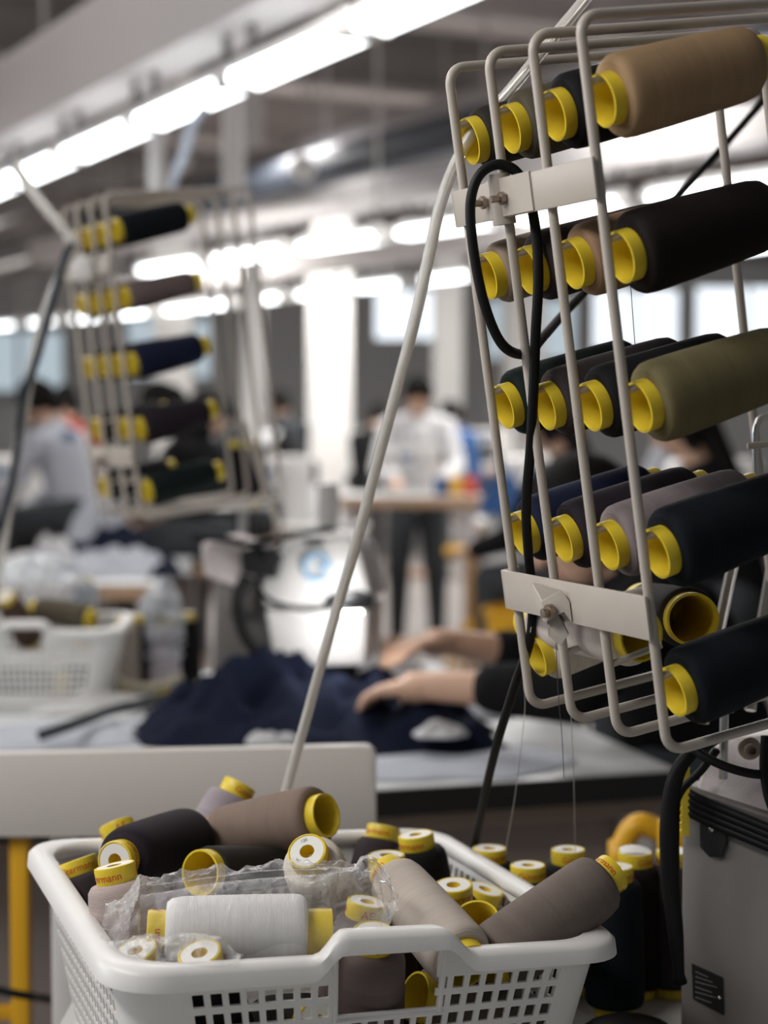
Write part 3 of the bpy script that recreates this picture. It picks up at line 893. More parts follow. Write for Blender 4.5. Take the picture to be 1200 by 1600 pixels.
# ------------------------------------------------------------------ NEAR MACHINE (right edge)
t = thing('sewing_machine', 'grey enamelled machine housing with black belts at the lower right edge', 'sewing machine', (0.36, 1.5, TZ))
inv = Matrix.Translation((-0.36, -1.5, -TZ))
def atm(px, py, Y): return inv @ at(px, py, Y)
p0 = atm(1064, 1225, 1.50); p1 = atm(1330, 1330, 1.40)
dx = Vector((p1.x - p0.x, p1.y - p0.y, 0)); dn = Vector((-dx.y, dx.x, 0)).normalized() * 0.16
z0 = p0.z
MB().prism([(p0.x, p0.y, 0.0), (p0.x + dx.x, p0.y + dx.y, 0.0), (p0.x + dx.x, p0.y + dx.y, p1.z + .01), (p0.x, p0.y, z0)], dn).build('housing', MACHG, t, bevel=0.006, seg=3)
a0, a1, a2, a3 = atm(1082, 1238, 1.495), atm(1082, 1150, 1.515), atm(1330, 1140, 1.44), atm(1330, 1330, 1.40)
MB().prism([a0, atm(1108, 1168, 1.51), atm(1140, 1150, 1.52), a2, a3], dn * 0.8 + Vector((0, 0, 0.0))).build('top_cover', PINKM, t, bevel=0.006, seg=3)
def on_face(px, py, off=0.0):
    """point on the machine's front face under a pixel of the photograph, lifted off it a little"""
    n = -dn.normalized()
    d = ray(px, py); o_ = Vector((0.36, 1.5, TZ)) + Vector((p0.x, p0.y, 0)) - Vector((0, 0, CAMZ))
    k = o_.dot(n) / d.dot(n)
    return inv @ (d * k + Vector((0, 0, CAMZ))) + n * off
for i in range(4):
    oy = i * 10
    pts = [on_face(1058, 1228 + oy, 0.006), on_face(1075, 1233 + oy, 0.008), on_face(1120, 1255 + oy, 0.008), on_face(1200, 1288 + oy, 0.008), on_face(1290, 1325 + oy, 0.008)]
    MB().tube(spline(pts, 5), 0.0042, 8).build('belt', BLACK, t, auto=False)
fl_ = [on_face(*q, 0.001) for q in ((1097, 1262), (1138, 1278), (1138, 1318), (1130, 1338), (1112, 1338), (1097, 1322))]
fp = MB().prism(fl_, -dn.normalized() * 0.004).build('flap', BLACKP, t, bevel=0.001)
sc_ = on_face(1116, 1293, 0.005)
MB().ball(sc_, 0.0028, 0.0028, 0.0036).build('screw', STEEL, fp)
pl = MB().prism([on_face(*q, 0.0005) for q in ((1082, 1505), (1130, 1527), (1132, 1585), (1084, 1560))], -dn.normalized() * 0.0012).build('name_plate', mat('dark_plate', (0.03, 0.028, 0.027), 0.35, 0.4), t)
for i in range(6):
    yy = 1518 + i * 8
    MB().tube([on_face(1088, yy - 1, 0.0019), on_face(1108 + (i * 37) % 15, yy + 8, 0.0019)], 0.0006, 4).build('print_line', mat('faint_print', (0.16, 0.15, 0.14), 0.5), pl)
for q in ((1126, 1558),):
    MB().ball(on_face(*q, 0.002), 0.002, 0.002, 0.002).build('rivet', STEEL, pl)
cb = MB().box(-0.0035, 0.0035, -0.003, 0.003, 0, 0.062, Matrix.Translation(atm(1070, 1305, 1.485)))
for i in range(9):
    cb.box(-0.0125, -0.003, -0.0018, 0.0018, 0.002 + i * 0.0068, 0.0048 + i * 0.0068, Matrix.Translation(atm(1070, 1305, 1.485)))
cb.build('yellow_comb', YEL, t, smooth=False)
for q in ((1172, 1170),):
    c_ = atm(*q, 1.445)
    Mx = Matrix.Translation(c_) @ Matrix.Rotation(math.pi / 2, 4, 'X')
    MB().lathe([(0.010, -0.004), (0.010, 0.0), (0.0062, 0.001), (0.0062, 0.010), (0.0035, 0.010), (0.0035, 0.004), (0.0005, 0.004)], 18, Mx).build('bolt', RUSTY, t)
for i, pts in enumerate(([(1085, 1172, 1.45), (1062, 1200, 1.45), (1050, 1240, 1.452), (1046, 1300, 1.455), (1048, 1380, 1.46), (1056, 1460, 1.46), (1062, 1535, 1.465)], [(1120, 1172, 1.45), (1095, 1205, 1.46), (1065, 1235, 1.47), (1050, 1275, 1.465)])):
    r_ = [0.006, 0.007, 0.008, 0.009, 0.0085, 0.007, 0.0045] if i == 0 else [0.0035] * 4
    pp = [atm(*q) for q in pts]
    sp = spline(pp, 6)
    rr = [r_[min(int(k / 6), len(r_) - 2)] * (1 - (k % 6) / 6) + r_[min(int(k / 6) + 1, len(r_) - 1)] * ((k % 6) / 6) for k in range(len(sp))]
    MB().tube(sp, rr, 10).build('drive_belt' if i == 0 else 'cable', BLACK, t, auto=False)
for pts in ([(1082, 1168, 1.42), (1105, 1185, 1.41), (1150, 1203, 1.40), (1195, 1210, 1.40), (1260, 1200, 1.39)], [(1196, 1150, 1.40), (1194, 1200, 1.40), (1202, 1250, 1.395), (1225, 1300, 1.39)]):
    MB().tube(spline([atm(*q) for q in pts], 6), 0.0040, 8).build('cable', BLACK, t, auto=False)

# yellow tubular chair behind the standing cones
t = thing('tube_stand', 'yellow bent tube stand behind the standing cones at the right', 'stand', on_plane(1010, 1500, 0.0) * 0 + Vector((0.40, 2.3, 0)))
q0 = at(968, 1330, 2.15); q1 = at(1032, 1450, 2.25)
L_ = Vector((0.40, 2.3, 0))
for dy in (0.0,):
    top = at(985, 1290, 2.15).z
    pts = [(q0.x, 2.15 + dy, 0.0), (q0.x, 2.15 + dy, top - 0.09), (q0.x + 0.004, 2.15 + dy, top - 0.03), (q0.x + 0.022, 2.15 + dy, top), (q0.x + 0.05, 2.15 + dy, top - 0.006), (q0.x + 0.12, 2.15 + dy, top - 0.038), (q0.x + 0.30, 2.15 + dy, top - 0.16), (q0.x + 0.36, 2.15 + dy, top - 0.24), (q0.x + 0.37, 2.15 + dy, 0.0)]
    MB().tube(spline([Vector(p) - L_ for p in pts], 6), 0.0155, 12).build('side_frame', YMET, t, auto=False)
MB().tube([Vector((q0.x, 2.15, 0.25)) - L_, Vector((q0.x + 0.37, 2.15, 0.25)) - L_], 0.010, 10).build('crossbar', YMET, t)
for x_ in (q0.x, q0.x + 0.37):
    MB().tube([Vector((x_, 1.98, 0.012)) - L_, Vector((x_, 2.34, 0.012)) - L_], 0.012, 10).build('foot', YMET, t)
q1 = at(1030, 1450, 2.05)
o = MB().tube([(q1.x, 2.05, 0), (q1.x + 0.006, 2.05, 0.83)], 0.009, 10).build('stand_pipe', YMET)
tag(o, 'thin orange yellow upright pipe between the last standing cone and the grey machine', 'pipe')

# ------------------------------------------------------------------ BOARD AND STANDS AT THE LEFT
t = thing('screen_board', 'off white board with rounded corner standing behind the near basket', 'board', at(90, 1600, 2.0) * Vector((1, 1, 0)) if False else Vector((at(90, 1500, 2.0).x, 2.0, 0)))
Lb = t.location.copy()
a, b = at(-140, 1308, 2.0), at(588, 1166, 2.0)
r_ = 0.014
poly = [(a.x, 2.0, a.z), (b.x, 2.0, a.z)]
for k in range(6):
    an = math.radians(90 * k / 5)
    poly.append((b.x - r_ + r_ * math.cos(an), 2.0, b.z - r_ + r_ * math.sin(an)))
poly.append((a.x, 2.0, b.z - 0.012))
MB().prism([Vector(p) - Lb for p in poly], (0, 0.022, 0)).build('panel', BOARD, t, bevel=0.0015)
for px in (92, 560):
    x = at(px, 1500, 2.0).x
    MB().box(x - .014, x + .014, 2.024, 2.052, 0, a.z + 0.08, Matrix.Translation(-Lb)).build('post', WPAINT, t, bevel=0.003)
    MB().box(x - .03, x + .03, 1.9, 2.18, 0, 0.03, Matrix.Translation(-Lb)).build('foot', WPAINT, t, bevel=0.005)
t = thing('yellow_stand', 'yellow metal stand with crossbars left of the near basket', 'stand', (at(20, 1500, 2.35).x, 2.35, 0))
xs = (0.012, -0.40)
for x in xs:
    for y in (0.0, 0.36):
        MB().box(x - .013, x + .013, y - .013, y + .013, 0, 0.74).build('leg', YMET, t, bevel=0.003)
for z in (0.48, 0.36, 0.12):
    for y in (0.0, 0.36):
        MB().box(xs[1], xs[0], y - .009, y + .009, z - .010, z + .010).build('crossbar', YMET, t, bevel=0.002)
MB().box(xs[1] - .03, xs[0] + .03, -0.03, 0.39, 0.74, 0.757).build('shelf', BEAMD, t, bevel=0.002)
o = MB().tube(spline([at(-30, 1540, 2.2), at(20, 1552, 2.2), at(70, 1560, 2.2), at(108, 1566, 2.1)], 6), 0.006, 8).build('floor_cable', BLACK, auto=False)
tag(o, 'thin black cable strung across the yellow stand at lower left', 'cable')
# a pale parcel and dark bundle on the floor behind the yellow stand
def cloth(name, loc, rx, ry, h, seed, m, label, cat='cloth', yaw=0.0, folds=5.0, group=None, n=28, na=56, sharp=0.6, parent=None, thin=0.004):
    mb = MB()
    for i in range(n + 1):
        f = i / n
        for k in range(na):
            a = 2 * math.pi * k / na
            edge = 1 + 0.22 * noise.noise(Vector((math.cos(a) * 1.3, math.sin(a) * 1.3, seed))) + 0.10 * noise.noise(Vector((math.cos(a) * 3.3, math.sin(a) * 3.3, seed + 9)))
            x, y = rx * f * edge * math.cos(a), ry * f * edge * math.sin(a)
            q = Vector((x / rx * folds * 0.5, y / ry * folds * 0.5, seed))
            hh = h * (1 - f ** 2.2) * (0.55 + 0.6 * noise.noise(q * 0.7)) + h * 0.45 * (1 - abs(noise.noise(q)) * 2.2) * (1 - f ** 3) + h * 0.16 * noise.noise(q * 2.3) * (1 - f ** 4)
            ca, sa = math.cos(yaw), math.sin(yaw)
            mb.v.append((x * ca - y * sa, x * sa + y * ca, max(thin, hh + thin)))
    for i in range(n):
        for k in range(na):
            mb.f.append((i * na + k, (i + 1) * na + k, (i + 1) * na + (k + 1) % na, i * na + (k + 1) % na))
    k0 = len(mb.v)
    for k in range(na):
        x, y, z = mb.v[n * na + k]
        mb.v.append((x, y, 0.0))
    for k in range(na):
        mb.f.append((n * na + k, k0 + k, k0 + (k + 1) % na, n * na + (k + 1) % na))
    mb.f.append(tuple(k0 + k for k in range(na - 1, -1, -1)))
    o = mb.build(name, m, parent, auto=False)
    o.location = loc
    return tag(o, label, cat, group)
cloth('fabric_bundle', (-0.95, 3.6, 0), 0.35, 0.3, 0.34, 2.2, GREYC, 'pale fabric bundle on the floor behind the yellow stand', 'fabric')
cloth('fabric_bundle', (-0.75, 3.0, 0), 0.22, 0.2, 0.2, 5.2, BLACKC, 'black fabric bundle on the floor under the yellow stand', 'fabric')

# ------------------------------------------------------------------ FAR SEWING TABLE with the lit machine
eL, eR = on_plane(590, 1236, TZ), on_plane(1068, 1206, TZ)
dr = (eR - eL).normalized(); up_ = Vector((-dr.y, dr.x, 0))
MT = Matrix.Translation(eR) @ Matrix.Rotation(math.atan2(dr.y, dr.x), 4, 'Z')
t = thing('sewing_table', 'white sewing table with black front edge behind the screen board', 'table', MT.to_translation(), MT.to_quaternion())
MB().box(-1.55, 0.0, 0.006, 1.35, -0.03, 0.0).build('tabletop', WTABLE, t, bevel=0.003)
MB().box(-1.55, 0.004, -0.004, 0.006, -0.042, 0.001).build('edge_band', EDGE, t, smooth=False)
MB().box(-1.5, -0.02, 0.03, 0.07, -0.075, -0.045).build('frame_rail', mat('beige_rail', (0.33, 0.27, 0.23), 0.5), t, smooth=False)
MB().box(-1.5, 0.02, 0.11, 0.125, -0.62, -0.04).build('modesty_panel', MAUVE, t, smooth=False)
for x in (-1.45, -0.05):
    for y in (0.08, 1.25):
        MB().box(x - .025, x + .025, y - .025, y + .025, -TZ, -0.03).build('leg', WPAINT, t, bevel=0.004)
# garments on it
c0 = on_plane(470, 1150, TZ)
cloth('navy_garment', c0, 0.34, 0.18, 0.150, 1.4, NAVY, 'crumpled navy garment being sewn on the far table', 'garment', 0.1, 7)
c0 = on_plane(640, 1165, TZ); c0.z += 0.003
cloth('navy_garment', c0, 0.17, 0.13, 0.10, 8.4, NAVY, 'folded navy garment end lying right of the screen board', 'garment', -0.3, 4)
c0 = on_plane(700, 1195, TZ)
cloth('grey_fabric', c0, 0.24, 0.13, 0.012, 3.3, GREYC, 'pale grey fabric piece hanging to the black table edge', 'fabric', 0.25, 3)
c0 = on_plane(660, 1135, TZ); c0.z += 0.06
cloth('white_fabric', c0, 0.055, 0.03, 0.014, 4.3, WHITEC, 'small white fabric patch on the folded navy garment', 'fabric', -0.4, 3)
for (px, py, rx, ry, zz, sd, lab) in ((425, 1150, 0.045, 0.028, 0.075, 21.0, 'small white lining patch showing on the crumpled navy garment'), (690, 1140, 0.05, 0.03, 0.07, 23.0, 'white pocket lining at the right end of the navy garment')):
    c0 = at(px, py, on_plane(px, py + 50, TZ).y); c0.z = max(c0.z - 0.01, TZ + 0.02)
    cloth('white_fabric', c0, rx, ry, 0.02, sd, WHITEC, lab, 'fabric', 0.3, 3)
c0 = on_plane(690, 1115, TZ); c0.z += 0.004
cloth('grey_fabric', c0, 0.16, 0.07, 0.03, 6.1, GREYC, 'pale fabric under the operator\'s lower forearm', 'fabric', -0.15, 3)
c0 = on_plane(140, 1150, TZ)
cloth('grey_fabric', c0, 0.36, 0.14, 0.016, 9.3, GREYC, 'pale grey fabric spread at the left of the navy garment', 'fabric', 0.25, 3)
c0 = on_plane(160, 1108, TZ); c0.z += 0.002
cloth('white_fabric', c0, 0.13, 0.06, 0.03, 12.3, WPAINT, 'folded off white cloth in front of the left basket', 'fabric', 0.35, 2)
o = MB().tube(spline([on_plane(60, 1150, TZ + 0.03), on_plane(120, 1130, TZ + 0.045), on_plane(180, 1108, TZ + 0.03), on_plane(260, 1090, TZ + 0.012)], 6), 0.010, 8).build('dark_trim_strip', DKGREY, auto=False)
tag(o, 'dark fabric strip lying along the off white cloth in front of the left basket', 'fabric')
c0 = on_plane(600, 1105, TZ); c0.z += 0.07
cloth('white_fabric', c0, 0.09, 0.06, 0.035, 14.3, WHITEC, 'white cloth held under the operator\'s hands', 'fabric', 0.0, 3)

# lit machine
t = thing('sewing_machine', 'white machine head lit by its lamp on the far table', 'sewing machine', at(470, 1100, 3.2))
Lm = t.location.copy()
def a3_(px, py, Y): return at(px, py, Y) - Lm
def plate(pxs, Y, ext): return MB().prism([a3_(x, y, Y) for x, y in pxs], ext)
hd = plate([(424, 856), (448, 838), (545, 838), (562, 862), (580, 938), (572, 944), (414, 950), (406, 928)], 3.06, (0.03, 0.20, 0)).build('upper_cover', MACH, t, bevel=0.008, seg=3)
plate([(414, 954), (574, 950), (570, 1040), (430, 1043)], 3.06, (0.03, 0.20, 0)).build('lower_cover', MACH, t, bevel=0.006, seg=3)
lg = MB().tube([a3_(495 + 20 * math.cos(k * math.pi / 9), 886 + 20 * math.sin(k * math.pi / 9), 3.052) for k in range(-16, 1)], 0.0042, 8)
lg.tube([a3_(515, 886, 3.052), a3_(497, 886, 3.052)], 0.0042, 8)
lg.build('emblem', mat('pale_blue_print', (0.25, 0.45, 0.66), 0.5), hd)
plate([(335, 900), (415, 900), (440, 1000), (470, 1085), (330, 1085)], 3.16, (0.02, 0.22, 0)).build('body', MACHG, t, bevel=0.010, seg=3)
plate([(312, 850), (345, 840), (405, 862), (398, 905), (368, 918), (318, 900)], 3.10, (0.02, 0.16, 0)).build('arm_block', PINKM, t, bevel=0.008, seg=3)
plate([(340, 905), (400, 912), (392, 960), (345, 955)], 3.12, (0.02, 0.1, 0)).build('tension_block', MACHG, t, bevel=0.006)
plate([(374, 862), (404, 852), (438, 868), (430, 905), (378, 896)], 3.03, (0.01, 0.08, 0)).build('motor_box', BLACKP, t, bevel=0.004)
plate([(450, 1046), (560, 1044), (555, 1085), (460, 1085)], 3.10, (0, 0.16, 0)).build('presser_base', BLACKP, t, bevel=0.004)
MB().tube(spline([a3_(385, 900, 3.05), a3_(372, 940, 3.04), a3_(380, 985, 3.03), a3_(402, 1018, 3.03)], 6), 0.013, 10).build('black_hose', BLACK, t, auto=False)
MB().tube(spline([a3_(440, 850, 3.04), a3_(412, 875, 3.02), a3_(404, 915, 3.01), a3_(425, 940, 3.00), a3_(470, 951, 2.99), a3_(510, 949, 2.98)], 6), 0.0048, 8).build('lamp_cord', BLACK, t, auto=False)
MB().tube(spline([a3_(300, 838, 3.0), a3_(350, 842, 3.0), a3_(400, 850, 3.0), a3_(470, 832, 3.02), a3_(520, 826, 3.05)], 6), 0.006, 8).build('cord', BLACK, t, auto=False)
MB().tube([a3_(478, 848, 3.05), a3_(505, 846, 3.05)], 0.006, 8).build('slot', BLACKP, hd)
lh = MB().tube([a3_(503, 951, 2.985), a3_(515, 942, 2.98), a3_(530, 940, 2.98), a3_(560, 938, 2.985), a3_(582, 940, 2.99)], [0.003, 0.015, 0.019, 0.020, 0.014], 14).build('lamp', BLACKP, t)
led = MB().tube([a3_(528, 958, 2.995), a3_(565, 956, 2.997)], 0.0030, 8).build('lamp_strip', mat('lamp_led', (1, 0.98, 0.95), 0.4, emit=20), lh)
for q, en in (((525, 985, 2.965), 0.55), ((540, 915, 2.95), 0.32)):
    l = bpy.data.lights.new('machine_lamp_light', 'POINT'); l.energy = en * 1.5; l.shadow_soft_size = 0.015
    lo = bpy.data.objects.new('machine_lamp_light', l); COL.objects.link(lo); lo.location = at(*q)
p = at(512, 840, 3.6)
o = MB().box(p.x - .024, p.x + .024, 3.6, 3.65, TZ, at(512, 755, 3.6).z).build('white_post', WPAINT, bevel=0.006)
tag(o, 'short white post standing behind the lit machine head', 'post')

# left rack, out of focus
R2 = rack_matrix(-.4131, 2.8327, -.1522, .5257, .1155, 0)
rack('blurred cream wire thread rack at the left behind the baskets', 'wire thread racks', R2)
rack_cones(R2, (
    (('blue_black', .030, ''), ('charcoal', .029, ''), ('black', .028, ''), ('charcoal', .028, '')),
    (('grey_brown', .0255, ''), ('taupe', .025, ''), ('brown', .026, ''), ('charcoal', .026, '')),
    (('navy', .030, ''), ('blue_black', .029, ''), ('plum_black', .029, ''), ('black', .028, '')),
    (('plum_black', .030, ''), ('black', .029, ''), E_, ('brown_black', .028, '')),
    (('green_black', .030, ''), E_, E_, ('black', .028, ''))),
    'the left rack', 'cones on the left rack')
t = thing('rack_pole', 'short pale pole joining the left rack to the lit machine', 'pole', (0, 0, 0))
tt_ = R2 @ Vector((RW - 0.01, S * 1.5, RH * 0.25))
MB().tube([at(432, 846, 3.10), at(432, 815, 3.09), tt_], 0.006, 10).build('pole', WIRE, t)
p = R2 @ Vector((-0.02, 1.2 * S, 0.432))
o = MB().box(-.02, .02, -.02, .02, -.022, .022, Matrix.Translation(p)).build('clip_block', WPAINT, bevel=0.006)
tag(o, 'small white clamp block on the upper plate of the left rack', 'clamp')
# air line and cable left of it
clear_hose([at(20, 255, 2.75), at(60, 310, 2.75), at(108, 368, 2.75), at(116, 392, 2.75), at(98, 420, 2.76), at(62, 520, 2.8), at(34, 660, 2.85), at(12, 800, 2.9), at(-8, 930, 3.0)], 0.0085, 'pale clear hose bending over at the top of the left rack')
o = MB().tube(spline([at(112, 380, 2.73), at(100, 405, 2.73), at(82, 470, 2.73), at(58, 560, 2.75), at(38, 620, 2.78), at(24, 720, 2.82), at(8, 800, 2.86), at(-15, 880, 2.9)], 8), 0.0062, 10).build('cable', mat('blue_black_cable', (0.010, 0.022, 0.035), 0.4), auto=False)
tag(o, 'blue black cable hanging down along the pale hose at the left edge', 'cable')

# left basket with its load
BM2 = Matrix.Translation((-0.735, 3.47, TZ + 0.001)) @ Matrix.Rotation(0.06, 4, 'Z')
basket('white pierced plastic basket of cones on the far table at the left edge', 'white thread baskets', BM2, a=0.40, b=0.34, h=0.165, tilt=0.0)
G2 = 'cones in the left basket'
for (b_, ax, cn, lab) in (
        ((-0.84, 3.42, 0.865), (0.25, -0.75, 0.55), 'plum_grey', 'cone at the left edge of the left basket with its yellow tip to the front'),
        ((-0.735, 3.46, 0.870), (-0.2, -0.5, 0.6), 'chestnut', 'reddish brown cone lying in the middle of the left basket'),
        ((-0.60, 3.42, 0.925), (-0.9, 0.3, 0.12), 'olive_grey', 'dark olive cone lying at the right end of the left basket'),
        ((-0.645, 3.55, 0.855), (0.05, 0.0, 1.0), 'blue_grey', 'blue grey cone standing at the back of the left basket'),
        ((-0.80, 3.38, 0.80), (1.0, 0.05, 0.0), 'charcoal', 'charcoal cone lying low in the left basket'),
        ((-0.66, 3.36, 0.80), (0.3, 1.0, 0.0), 'black', 'black cone lying low at the right of the left basket')):
    cone(b_, ax, cn, lab, G2, 0.029, letters=False)
FILM2 = film_mat('milky_film', 0.35, (0.72, 0.77, 0.82))
me = crumple_bag('plastic_bag', [Vector((-0.86, 3.56, 0.95)), Vector((-0.80, 3.55, 0.965)), Vector((-0.72, 3.53, 0.975)), Vector((-0.66, 3.50, 0.95)), Vector((-0.63, 3.47, 0.93))],
                 [(.01, .01, .01, .01), (.05, .03, .06, .06), (.065, .03, .07, .06), (.05, .03, .05, .05), (.01, .01, .01, .01)], 11.0, 0.012, nv=30)
o = link('plastic_bag', me, FILM2, None, False)
tag(o, 'milky plastic bag heaped on the left basket', 'plastic bag')
# cones standing to the right of the left basket
G3 = 'cones standing beside the left basket'
for (px, py, Y, cn, lab) in ((258, 1060, 3.55, 'pale_lilac', 'pale lilac cone in a plastic sleeve right of the left basket'), (216, 1058, 3.6, 'blue_black', 'dark cone standing between the left basket and the pale lilac cone'),
                             (196, 1056, 3.55, 'grey_cream', 'grey cream cone standing close beside the left basket'), (292, 1050, 3.65, 'black', 'black cone standing next to the lit machine body')):
    p = on_plane(px, py, TZ); p.y = Y; p.x = at(px, py, Y).x
    cone((p.x, p.y, TZ + 0.0005), (0, 0, 1), cn, lab, G3, 0.030, letters=False, scale=1.12)
p = at(255, 950, 3.55)
me = crumple_bag('plastic_bag', [Vector((p.x, 3.55, TZ + 0.05)), Vector((p.x, 3.55, TZ + 0.12)), Vector((p.x, 3.55, TZ + 0.19)), Vector((p.x + .005, 3.55, TZ + 0.25))],
                 [(.036, .036, .036, .036), (.037, .037, .037, .037), (.045, .04, .05, .04), (.012, .012, .02, .02)], 5.0, 0.006, nv=26)
o = link('plastic_bag', me, FILM2, None, False)
tag(o, 'plastic sleeve bunched over the pale lilac cone', 'plastic bag')
o = MB().tube(spline([at(182, 1062, 3.4), at(210, 1074, 3.4), at(250, 1072, 3.4), at(285, 1060, 3.42)], 6), 0.010, 10).build('thread_roll', mat('olive_cord', (0.33, 0.30, 0.22), 0.7), auto=False)
tag(o, 'pale olive cord lying in front of the standing cones', 'cord')

# ------------------------------------------------------------------ PEOPLE
def remesh(mb, name, vox, m, parent, sm=3):
    me = baked(mb.mesh(name), name, [('REMESH', dict(mode='VOXEL', voxel_size=vox)), ('SMOOTH', dict(iterations=sm, factor=0.5))])
    return link(name, me, m, parent)
def hand(mb, wrist, tip, palm_n, s=1.0, curl=0.5):
    """palm, four bent fingers of different lengths and a thumb from the side of the palm"""
    wv = (tip - wrist).normalized()
    pn = (palm_n - wv * palm_n.dot(wv)).normalized()
    sd = wv.cross(pn)
    k0 = wrist + wv * 0.085 * s
    mb.capsule(wrist, wrist + wv * 0.03 * s, 0.026 * s, 0.029 * s)
    for i, (o_, l) in enumerate(((-0.030, .060), (-0.010, .072), (0.010, .068), (0.029, .052))):
        kn = k0 + sd * o_ * s
        mb.capsule(wrist + sd * o_ * 0.5 * s + wv * 0.01, kn, 0.016 * s, 0.012 * s)
        m1 = kn + (wv * math.cos(curl * 0.7) + pn * math.sin(curl * 0.7)) * l * 0.55 * s
        m2 = m1 + (wv * math.cos(curl * 1.7) + pn * math.sin(curl * 1.7)) * l * 0.45 * s
        mb.capsule(kn, m1, 0.0105 * s, 0.0092 * s); mb.capsule(m1, m2, 0.0092 * s, 0.0078 * s)
    th0 = wrist + wv * 0.02 * s - sd * 0.024 * s
    th1 = th0 + (wv * 0.7 - sd * 0.55 + pn * 0.35).normalized() * 0.042 * s
    th2 = th1 + (wv * 0.9 - sd * 0.1 + pn * 0.4).normalized() * 0.034 * s
    mb.capsule(th0, th1, 0.016 * s, 0.0125 * s); mb.capsule(th1, th2, 0.0125 * s, 0.0092 * s)
def person(label, hip, neck, head, face, sh, el, wr, tips, knees, feet, top, bottom, hair=HAIR, sleeve=1.0, vox=0.011, hair_long=0.3, group=None, cap=None):
    """sh/el/wr/tips: pairs (left, right). face = direction the face looks"""
    t = thing('person', label, 'person', (hip.x, hip.y, 0), None, group)
    L = Vector((hip.x, hip.y, 0))
    Z = lambda p: Vector(p) - L
    hip, neck, head = Z(hip), Z(neck), Z(head)
    sh, el, wr, tips, knees, feet = [[Z(q) for q in pr] for pr in (sh, el, wr, tips, knees, feet)]
    face = Vector(face).normalized()
    b = MB()
    upv = (head - neck).normalized()
    side = face.cross(upv).normalized(); upv = side.cross(face).normalized()
    rot = Matrix((side, face, upv)).transposed().to_quaternion()
    b.ball(head, 0.074, 0.092, 0.110, rot)
    b.ball(head + face * 0.028 - upv * 0.055, 0.052, 0.058, 0.055, rot)           # jaw
    b.capsule(head + face * 0.088 + upv * 0.004, head + face * 0.106 - upv * 0.026, 0.009, 0.014)   # nose
    for s in (-1, 1):
        b.ball(head + side * s * 0.076 - upv * 0.008, 0.012, 0.022, 0.032, rot)
    b.capsule(neck, head - upv * 0.05 - face * 0.01, 0.056, 0.050)
    chest = neck * 0.72 + hip * 0.28
    b.capsule(hip, chest, 0.115, 0.12); b.capsule(chest, neck, 0.11, 0.06)
    for i in (0, 1):
        b.capsule(chest * 0.4 + neck * 0.6, sh[i], 0.07, 0.05)
        b.capsule(sh[i], el[i], 0.048, 0.038); b.capsule(el[i], wr[i], 0.040, 0.027)
        hand(b, wr[i], tips[i], Vector((0, 0, -1)))
        hp = hip + (knees[i] - knees[1 - i]).normalized() * 0.08
        b.capsule(hp, knees[i], 0.080, 0.055); b.capsule(knees[i], feet[i] + Vector((0, 0, 0.07)), 0.055, 0.036)
        fd = (knees[i] - hip); fd.z = 0; fd.normalize()
        b.capsule(feet[i] + Vector((0, 0, 0.04)), feet[i] + fd * 0.15 + Vector((0, 0, 0.03)), 0.04, 0.03)
    body = remesh(b, 'body', vox, SKIN, t)
    e = MB()
    for s in (-1, 1):
        e.ball(head + face * 0.083 + side * s * 0.032 + upv * 0.008, 0.012, 0.009, 0.006, rot)
    e.build('eyes', BLACKP, t)
    MB().ball(head + face * 0.086 - upv * 0.062, 0.022, 0.007, 0.006, rot).build('mouth', mat('lips', (0.40, 0.16, 0.13), 0.5), t)
    h = MB()
    h.ball(head + upv * 0.022 - face * 0.016, 0.086, 0.098, 0.104, rot)
    h.ball(head - face * 0.055 - upv * 0.02, 0.078, 0.062, 0.085, rot)
    for s in (-1, 1):
        h.capsule(head + side * s * 0.066 + upv * 0.04, head + side * s * 0.072 - upv * (0.05 + hair_long * 0.1) - face * 0.02, 0.028, 0.022)
    if hair_long > 0: h.capsule(head - face * 0.08, head - face * 0.085 - upv * hair_long * 0.5, 0.055, 0.04)
    remesh(h, 'hair', vox, hair, t)
    if cap:
        k = MB().ball(head + upv * 0.045 - face * 0.01, 0.094, 0.106, 0.092, rot).ball(head + upv * 0.03 + face * 0.09, 0.07, 0.06, 0.012, rot)
        remesh(k, 'cap', vox, cap, t)
    c = MB()
    c.capsule(hip, chest, 0.135, 0.142); c.capsule(chest, neck - (neck - chest) * 0.1, 0.132, 0.078)
    for i in (0, 1):
        c.capsule(chest * 0.4 + neck * 0.6, sh[i], 0.085, 0.066)
        c.capsule(sh[i], el[i], 0.066, 0.056)
        if sleeve > 0: c.capsule(el[i], el[i] + (wr[i] - el[i]) * sleeve, 0.056, 0.045 if sleeve < 1 else 0.038)
    remesh(c, 'top', vox, top, t)
    p = MB()
    for i in (0, 1):
        hp = hip + (knees[i] - knees[1 - i]).normalized() * 0.08
        p.capsule(hip, hp, 0.13, 0.11); p.capsule(hp, knees[i], 0.102, 0.072); p.capsule(knees[i], feet[i] + Vector((0, 0, 0.10)), 0.072, 0.052)
    remesh(p, 'trousers', vox, bottom, t)
    return t
